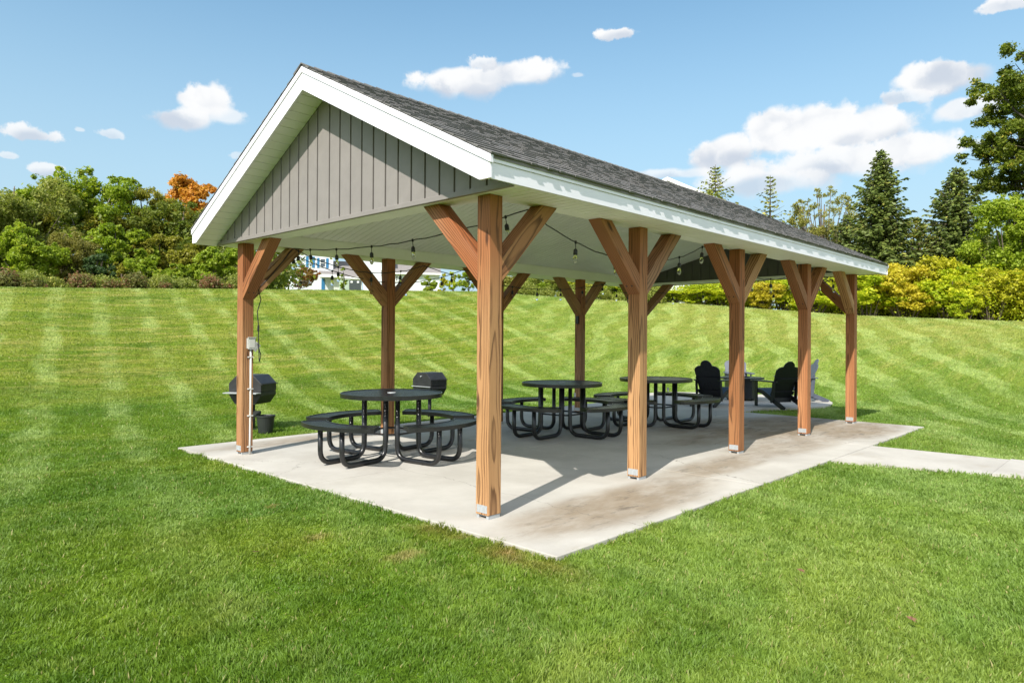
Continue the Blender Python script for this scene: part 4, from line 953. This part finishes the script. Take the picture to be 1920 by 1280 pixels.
# spruces
def spruce(u,D,vt,width,m,label,seed,dens=1.0,spars=0.0):
    x,y,z=at(u,D); h=ztop(u,vt,D)-z; r_=np.random.default_rng(seed); t=empty('spruce_tree',(x,y,z-.05),label=label,cat='spruce',group='spruces behind the shrubs')
    V=[];Q=[]; mb=MB(); mb.tube([(0,0,-.1),(0,0,h*.5),(0,0,h*.995)],[h*.016,h*.010,.012],7)
    zz=h*.05
    while zz<h*.985:
        f=1-zz/h; bl=width/2*(f**.80)*(.9+.2*r_.random())+.10; nb=int((6+7*f)*dens)+2; ph=r_.random()*6; bl*=.82+.36*r_.random()
        for b in range(nb):
            a=ph+2*PI*b/nb+r_.normal()*.2; l=bl*(.50+.62*r_.random()); rise=.50*(1-f)-.10-.10*r_.random()
            tip=np.array([math.cos(a)*l,math.sin(a)*l,l*rise]); 
            if l>.3: mb.tube([(0,0,zz),(tip[0]*.5,tip[1]*.5,zz+tip[2]*.4-.02*l),(tip[0],tip[1],zz+tip[2]+.06*l)],[.022*l**.5,.012,.005],4,False)
            nf=max(4,int(l*17*dens*(1-spars*(1-f))))
            tt=r_.random(nf)**.75; base=np.stack([tip[0]*tt,tip[1]*tt,zz+tip[2]*tt+.06*l*tt*tt],1)
            side=np.array([-math.sin(a),math.cos(a),0]); sg=np.where(r_.random(nf)<.5,-1,1)
            out=np.array([math.cos(a),math.sin(a),0])
            dr=side[None]*(sg*(.5+.5*r_.random(nf)))[:,None]+out[None]*(.45+.3*r_.random(nf))[:,None]; dr[:,2]-=.15+.45*r_.random(nf)
            dr/=np.linalg.norm(dr,axis=1)[:,None]; ll=(.16+.20*r_.random(nf))*(.45+.75*(1-tt*.5))*min(1,.45+l*.4)
            nn=np.cross(dr,r_.normal(size=(nf,3))); nn/=np.linalg.norm(nn,axis=1)[:,None]; wv=nn*.035
            e=base+dr*ll[:,None]
            V.append(np.stack([base-wv*.7,base+wv*.7,e*.6+base*.4+wv*1.5,e,e*.6+base*.4-wv*1.5],1).reshape(-1,3)); Q.append(np.repeat(np.clip(r_.random(nf)*.7+.3*r_.random(),0,1),5))
        zz+=(.13+.10*f)/max(dens,.4)*(1+.3*spars)
    V=np.vstack(V); Q=np.concatenate(Q); n=len(V)//5
    me=npmesh('crown',V,np.arange(n*5),np.full(n,5),Q); me.materials.append(FM[m]); link('crown',me,None,t); link('trunk',mb.mesh(),BARK,t)
spruce(1340,44,306,6.4,'spruce2','small open spruce rising just above the roof ridge, left of the others',21,.85,.6)
spruce(1443,46,326,5.4,'spruce2','thin sparse spruce standing alone against the cloud behind the roof',22,.7,.9)
spruce(1650,42,278,5.6,'spruce','tallest dense spruce above the far eave corner',23,1.25)
spruce(1792,43,308,6.6,'spruce','broad dark spruce between the tall spruce and the oak',24,1.2,.2)
spruce(1588,45,400,4.6,'spruce','low spruce in front of the pale willow',27,1.0)
tree(1545,50,345,5.4,'pale','pale feathery willow left of the tallest spruce',name='willow_tree',trunkh=.08,n=15000,k=85,rad=.17,leaf=.13,loose=1.6,group='broadleaf trees at right')
tree(1505,52,385,4.2,'pale','small pale feathery tree left of the pale willow',trunkh=.1,n=5000,k=30,rad=.2,leaf=.12,loose=1.5,group='broadleaf trees at right')
tree(1722,47,392,4.6,'olive','dull green tree between the two dark spruces',trunkh=.08,group='broadleaf trees at right',n=9000)
tree(1893,37.3,345,4.2,'lime','light green tree below the oak at the right edge',trunkh=.05,n=14000,k=48,leaf=.15,group='broadleaf trees at right')
tree(1840,46,420,4.5,'dark','dark green tree behind the yellow shrubs near the right edge',trunkh=.05,group='broadleaf trees at right')
tree(1990,37.5,380,5.5,'lime','light green tree beyond the right picture edge',trunkh=.05,group='broadleaf trees at right')
brush('thicket',1480,2060,40,47,2.2,26000,.18,'dark','dark thicket below the spruces on the right',6,160,'thicket')
# oak at the right edge
def oak():
    D=44; x,y,z=at(2030,D); t=empty('oak_tree',(x,y,z-.05),label='big oak with reaching branches leaning in from the right picture edge',cat='oak tree')
    az=math.atan2(y-CAM[1],x-CAM[0]); rt=np.array([math.sin(az),-math.cos(az)])   # picture-right direction
    pxm=D/F*1.06
    r_=np.random.default_rng(31); cc=[];rs=[]; mb=MB(); b0=Vector((0,0,5.0))
    mb.tube([(0,0,-.3),(.05,.1,3),(0,0,6),(.1,0,9.5),(0,0,13)],[.34,.28,.22,.14,.05],9)
    tips=[(1905,98,0),(1868,118,.5),(1885,150,-1),(1848,165,.3),(1862,205,1.2),(1838,168,-.8),(1880,235,0),(1900,205,2),(1858,238,-1.4),(1830,285,.4),(1812,268,-.3),(1800,290,.2),(1845,312,1),(1872,290,-1),(1895,320,0),(1868,340,.8),(1905,270,-2),(1915,350,1),(1920,160,1.5),(1935,80,0),(1945,240,-1),(1960,130,1),(1975,200,2),(1985,300,0),(1960,330,-2),(2000,60,0),(2040,120,1),(2080,190,-1),(2090,280,1),(2030,240,3),(2000,180,-3),(2050,330,0),(2110,240,0),(1990,120,-2),(1890,180,.6),(1880,268,.6),(1855,272,0),(1925,300,.5)]
    for (u,v,dd) in tips:
        u+=34
        X,Y,_=at(u,D+dd); zt=ztop(u,v,D+dd); c=Vector((X-x,Y-y,zt-z)); s=Vector((0,0,max(3.5,min(11,c.z*.62)))); 
        m1=s.lerp(c,.35)+Vector((r_.normal()*.25,r_.normal()*.25,.35)); m2=s.lerp(c,.7)+Vector((r_.normal()*.2,r_.normal()*.2,.15))
        mb.tube([s,m1,m2,c],[.11,.07,.045,.012],6,False)
        for _ in range(6):
            q=c+Vector((r_.normal()*.46,r_.normal()*.6,r_.normal()*.42)); cc.append(tuple(q)); rs.append(.28+.24*r_.random())
            mb.tube([m2.lerp(c,r_.random()),q],[.02,.006],4,False)
    leafobj('crown',[leaves(*sub(cc,rs,5,r_,.6,.8)[:2],84000,.105,33,shell=.1,squash=.75)],FM['oak'],t); link('trunk',mb.mesh(),BARKD,t)
oak()
# small plants around the houses
tree(562,60,490,3.3,'crab','reddish brown crabapple in front of the house with blue shutters',name='crabapple_tree',trunkh=.25,n=7000,k=34,leaf=.13,loose=.8,group='small trees by the houses')
tree(643,52,498,.75,'lime','slim bright green sapling left of the pale green utility box',name='sapling',trunkh=.05,n=1500,k=14,leaf=.10,group='small trees by the houses')
tree(803,50,512,1.5,'lime','round lime green shrub in front of the far house wing',name='shrub',cat='shrub',trunkh=.02,n=3000,k=20,leaf=.1,group='small trees by the houses')
tree(829,52,510,1.1,'yellow','yellowish slim shrub right of the round lime shrub',name='shrub',cat='shrub',trunkh=.05,n=1500,k=12,leaf=.1,group='small trees by the houses')
tree(850,54,502,1.6,'ygreen','yellow-green small tree against the sky gap under the eave',trunkh=.1,n=2500,k=16,leaf=.11,group='small trees by the houses')
tree(878,52,504,2.0,'lime','green small tree left of the front near post',trunkh=.1,n=3000,k=18,leaf=.11,group='small trees by the houses')
for i,(u,w,m) in enumerate(((955,2.2,'pale'),(985,1.8,'willow'),(1010,1.9,'lime'),(1035,1.6,'willow'),(1065,1.9,'ygreen'),(1100,2.0,'yellow'),(1135,2.2,'ygreen'),(1165,2,'lime'),(1190,2,'ygreen'))):
    shrub(u,36,512+i*1.5,w,m,['pale thin shrub just right of the front near post','grey-green weedy shrub left of the fourth far post','light green shrub left of the fourth far post','grey-green shrub at the fourth far post, left brace','yellow-green shrub behind the fourth far post','yellow shrub right of the fourth far post','yellow-green shrub left of the second near post','green shrub behind the second near post','yellow-green shrub directly behind the second near post'][i],0,90+i)
# ------------------------------------------------------------------ houses
SID=None
def siding(name,col):
    m,g,p=mat(name); co=obj_co(g); z=g.xyz(co)[2]; n=g.noise(co,.8,3)
    g.put(p.inputs['Base Color'],g.mix(n,tuple(c*.95 for c in col),col)); p.inputs['Roughness'].default_value=.6
    fr=g.m('FRACT',g.m('DIVIDE',z,.13)); g.put(p.inputs['Normal'],g.bump(fr,.8,.02)); return m
SIDW=siding('white_lap_siding',(.72,.75,.80)); SIDT=siding('cream_lap_siding',(.60,.62,.56))
BLUE=simple('blue_shutter_paint',(.025,.16,.34),.5,var=.06); PALEG=simple('pale_green_enamel',(.38,.47,.36),.5,var=.05); DKP=simple('dark_panel',(.05,.06,.06),.4); ROOFW=simple('white_house_trim',(.82,.82,.82),.5,var=.02)  # house trim is plain white
class Frame:
    def __init__(s,u,D,zb):
        d=ray(u,600); a=math.atan2(d[1],d[0]); s.o=Vector((CAM[0]+D*math.cos(a),CAM[1]+D*math.sin(a),zb)); s.a=a; s.D=D; s.u=u
    def x(s,u):   # metres to the right of the origin on the facade plane
        d=ray(u,600); a=math.atan2(d[1],d[0]); return s.D*math.tan(s.a-a)
    def z(s,v): return ztop(s.u,v,s.D)-s.o.z
def win(fr,u0,u1,v0,v1,parent,y=0.0,shut=(),col=None):
    m=MB(); x0,x1=fr.x(u0),fr.x(u1); z1,z0=fr.z(v0),fr.z(v1); t=.07
    for a,b,c,d in ((x0,z0,x0+t,z1),(x1-t,z0,x1,z1),(x0+t,z0,x1-t,z0+t),(x0+t,z1-t,x1-t,z1),(x0+t,(z0+z1)/2-.025,x1-t,(z0+z1)/2+.025)): m.box(a,y-.06,b,c,y+.02,d)
    w=link('window',m.mesh(),ROOFW,parent); p=MB(); p.box(x0+t,y-.02,z0+t,x1-t,y+.01,z1-t); link('pane',p.mesh(),WGL,w)
    for (a,b) in shut: 
        s=MB(); s.box(fr.x(a),y-.05,z0-.05,fr.x(b),y-.004,z1+.05); link('shutter',s.mesh(),BLUE,w)
def house_base(name,fr,label): 
    return empty(name,tuple(fr.o),fr.a-PI/2,label=label,cat='house',group='houses beyond the crest of the lawn')
# local frame: x to picture right, y away from the camera
f1=Frame(560,83,5.9); h1=house_base('house',f1,'pale two-storey house with blue shutters seen under the roof at left')
zt=f1.z(455); xl,xr=f1.x(500),f1.x(624)
m=MB(); m.box(xl,0,0,xr,9,zt); link('wall',m.mesh(),SIDW,h1)
m=MB(); m.prism([(-.5,zt-.02),(4.5,zt+2.6),(9.5,zt-.02)],xl-.4,xr+.4,0); link('roof',m.mesh(),FROOF,h1)
win(f1,578.5,584,481,500,h1,shut=((573,577.8),(584.8,589.4))); win(f1,599,610,483,500,h1,shut=((593.8,598.3),(611,615.3))); win(f1,540,546,480,499,h1,shut=((535,539.3),(546.8,551.2)))
win(f1,575,583,520,534,h1); 
m=MB(); m.box(f1.x(601.5),-.06,0,f1.x(608.5),-.003,f1.z(521)); link('door',m.mesh(),BLUE,h1)
m=MB(); zr0=f1.z(516); zr1=f1.z(506); m.prism([(-2.2,zr0),(-2.2,zr0-.15),(-.003,zr1-.3),(-.003,zr1)],f1.x(597),f1.x(640),0); link('porch_roof',m.mesh(),FROOF,h1)
m=MB(); m.box(f1.x(597),-2.26,zr0-.30,f1.x(640),-2.205,zr0+.02); link('porch_fascia',m.mesh(),ROOFW,h1)
for uu in (597.5,): 
    m=MB(); m.box(f1.x(uu),-2.15,0,f1.x(uu)+.2,-1.95,zr0-.16); link('porch_post',m.mesh(),ROOFW,h1)
# garage wing
m=MB(); gx0,gx1=xr+.01,f1.x(676); zw=f1.z(519); m.box(gx0,-1.5,0,gx1,6,zw); link('garage_wall',m.mesh(),SIDT,h1)
m=MB(); zk=f1.z(492); m.prism([(-1.9,zw),(2.5,zk+.6),(6.4,zw)],gx0,gx1+.4,0); link('garage_roof',m.mesh(),FROOF,h1)
m=MB(); m.box(gx0+.02,-1.97,zw-.2,gx1+.4,-1.905,zw+.03); link('gutter',m.mesh(),ROOFW,h1)
m=MB(); m.box(xl-4.6,2.0,0,xl-.01,8,f1.z(512)); link('side_wing_wall',m.mesh(),SIDW,h1)
m=MB(); zz_=f1.z(512); m.prism([(1.5,zz_),(5,zz_+1.7),(8.5,zz_)],xl-5,xl-.02,0); link('side_wing_roof',m.mesh(),FROOF,h1)
f2=Frame(750,80,5.6); h2=house_base('house',f2,'white house wing with grey roof seen behind the second far post')
za=f2.z(470); m=MB(); m.box(f2.x(680),0,0,f2.x(722),8,za); link('tower_wall',m.mesh(),SIDW,h2)
m=MB(); m.prism([(-.4,za),(4,za+2.2),(8.4,za)],f2.x(680)-.3,f2.x(722)+.3,0); link('tower_roof',m.mesh(),FROOF,h2)
zc_=f2.z(511); m=MB(); m.box(f2.x(722)+.01,.6,0,f2.x(824),7.6,zc_); link('wall',m.mesh(),SIDW,h2)
m=MB(); m.prism([(.2,zc_),(4.1,f2.z(478)+.3),(8.0,zc_)],f2.x(722)+.02,f2.x(822)+.3,0); link('roof',m.mesh(),FROOF,h2)
m=MB(); m.box(f2.x(722)+.02,.12,zc_-.16,f2.x(822)+.3,.19,zc_+.03); link('gutter',m.mesh(),ROOFW,h2)
win(f2,713,719,506,520,h2); win(f2,741,746,516,527,h2,y=.6); win(f2,772,777,516,527,h2,y=.6)
f3=Frame(1250,50,3.4); h3=house_base('house',f3,'white gable peak of a house just showing above the pavilion ridge')
zp=f3.z(335); wx=6.0; ze_=zp-wx*.47; m=MB(); m.prism([(-wx,0),(wx,0),(wx,ze_-.15),(0,zp-.15),(-wx,ze_-.15)],0,11,1); link('wall',m.mesh(),SIDW,h3)
m=MB(); 
for s in (1,-1): m.prism([(0,zp-.14),(s*(wx+.4),ze_-.14-.19),(s*(wx+.4),ze_+.02-.19),(0,zp+.02)],-.35,11.3,1)
link('roof',m.mesh(),FROOF,h3)
m=MB()
for s in (1,-1): m.prism([(0,zp-.22),(s*(wx+.42),ze_-.22-.19),(s*(wx+.42),ze_+.03-.19),(0,zp+.03)],-.40,-.352,1)
link('rake_trim',m.mesh(),ROOFW,h3)
win(f3,1235,1248,420,460,h3)
x,y,z=at(645.5,58); ub=empty('utility_box',(x,y,0),az_of(645)-PI/2,label='pale green utility cabinet standing on the crest near the houses',cat='utility box')
zz=ztop(645,525.5,58); m=MB(); m.box(-.42,-.3,z-.1,.42,.3,zz); link('cabinet',m.mesh(),PALEG,ub,bevel=.02)
m=MB(); m.box(-.45,-.33,zz,.45,.33,zz+.05); link('lid',m.mesh(),PALEG,ub,bevel=.01)
x,y,z=at(665.5,57); ub=empty('mailbox_cluster',(x,y,0),az_of(665)-PI/2,label='dark low cabinet with two pale labels right of the green utility cabinet',cat='cabinet')
zz=ztop(665,526,57); m=MB(); m.box(-.47,-.2,z-.1,.47,.2,zz); link('cabinet',m.mesh(),DKP,ub,bevel=.02)
for s in (-.28,.22): m=MB(); m.box(s-.08,-.215,zz-.2,s+.08,-.2025,zz-.05); link('panel_label',m.mesh(),ROOFW,ub)
# fallen leaves on the lawn
def gnd(u,v):
    d=ray(u,v); t=(CAM[2]-.0)/-d[2]; return CAM[0]+d[0]*t,CAM[1]+d[1]*t
for (u,v,lb) in ((480,1040,'small tan dry leaf on the lawn left of the near slab corner'),(1502,1076,'small reddish leaf on the lawn below the walkway'),(1709,1168,'red-brown leaf on the lawn near the lower right corner')):
    x,y=gnd(u,v); m=MB(); pts=[(.0,.035),(.010,.012),(.032,.018),(.016,-.002),(.024,-.026),(.004,-.014),(-.004,-.034),(-.010,-.012),(-.030,-.014),(-.014,.004),(-.026,.022),(-.008,.014)]
    vs=[(a*.8,b*.8,.006*math.sin(a*90)+.2*abs(a)) for a,b in pts]+[(0,0,0)]; m.add(vs,[(i,(i+1)%12,12) for i in range(12)]); i0=0
    link('fallen_leaf',m.mesh(),LEAFB,None,(x,y,.022),(.3,.2,u),label=lb,cat='leaf',group='fallen leaves on the lawn')
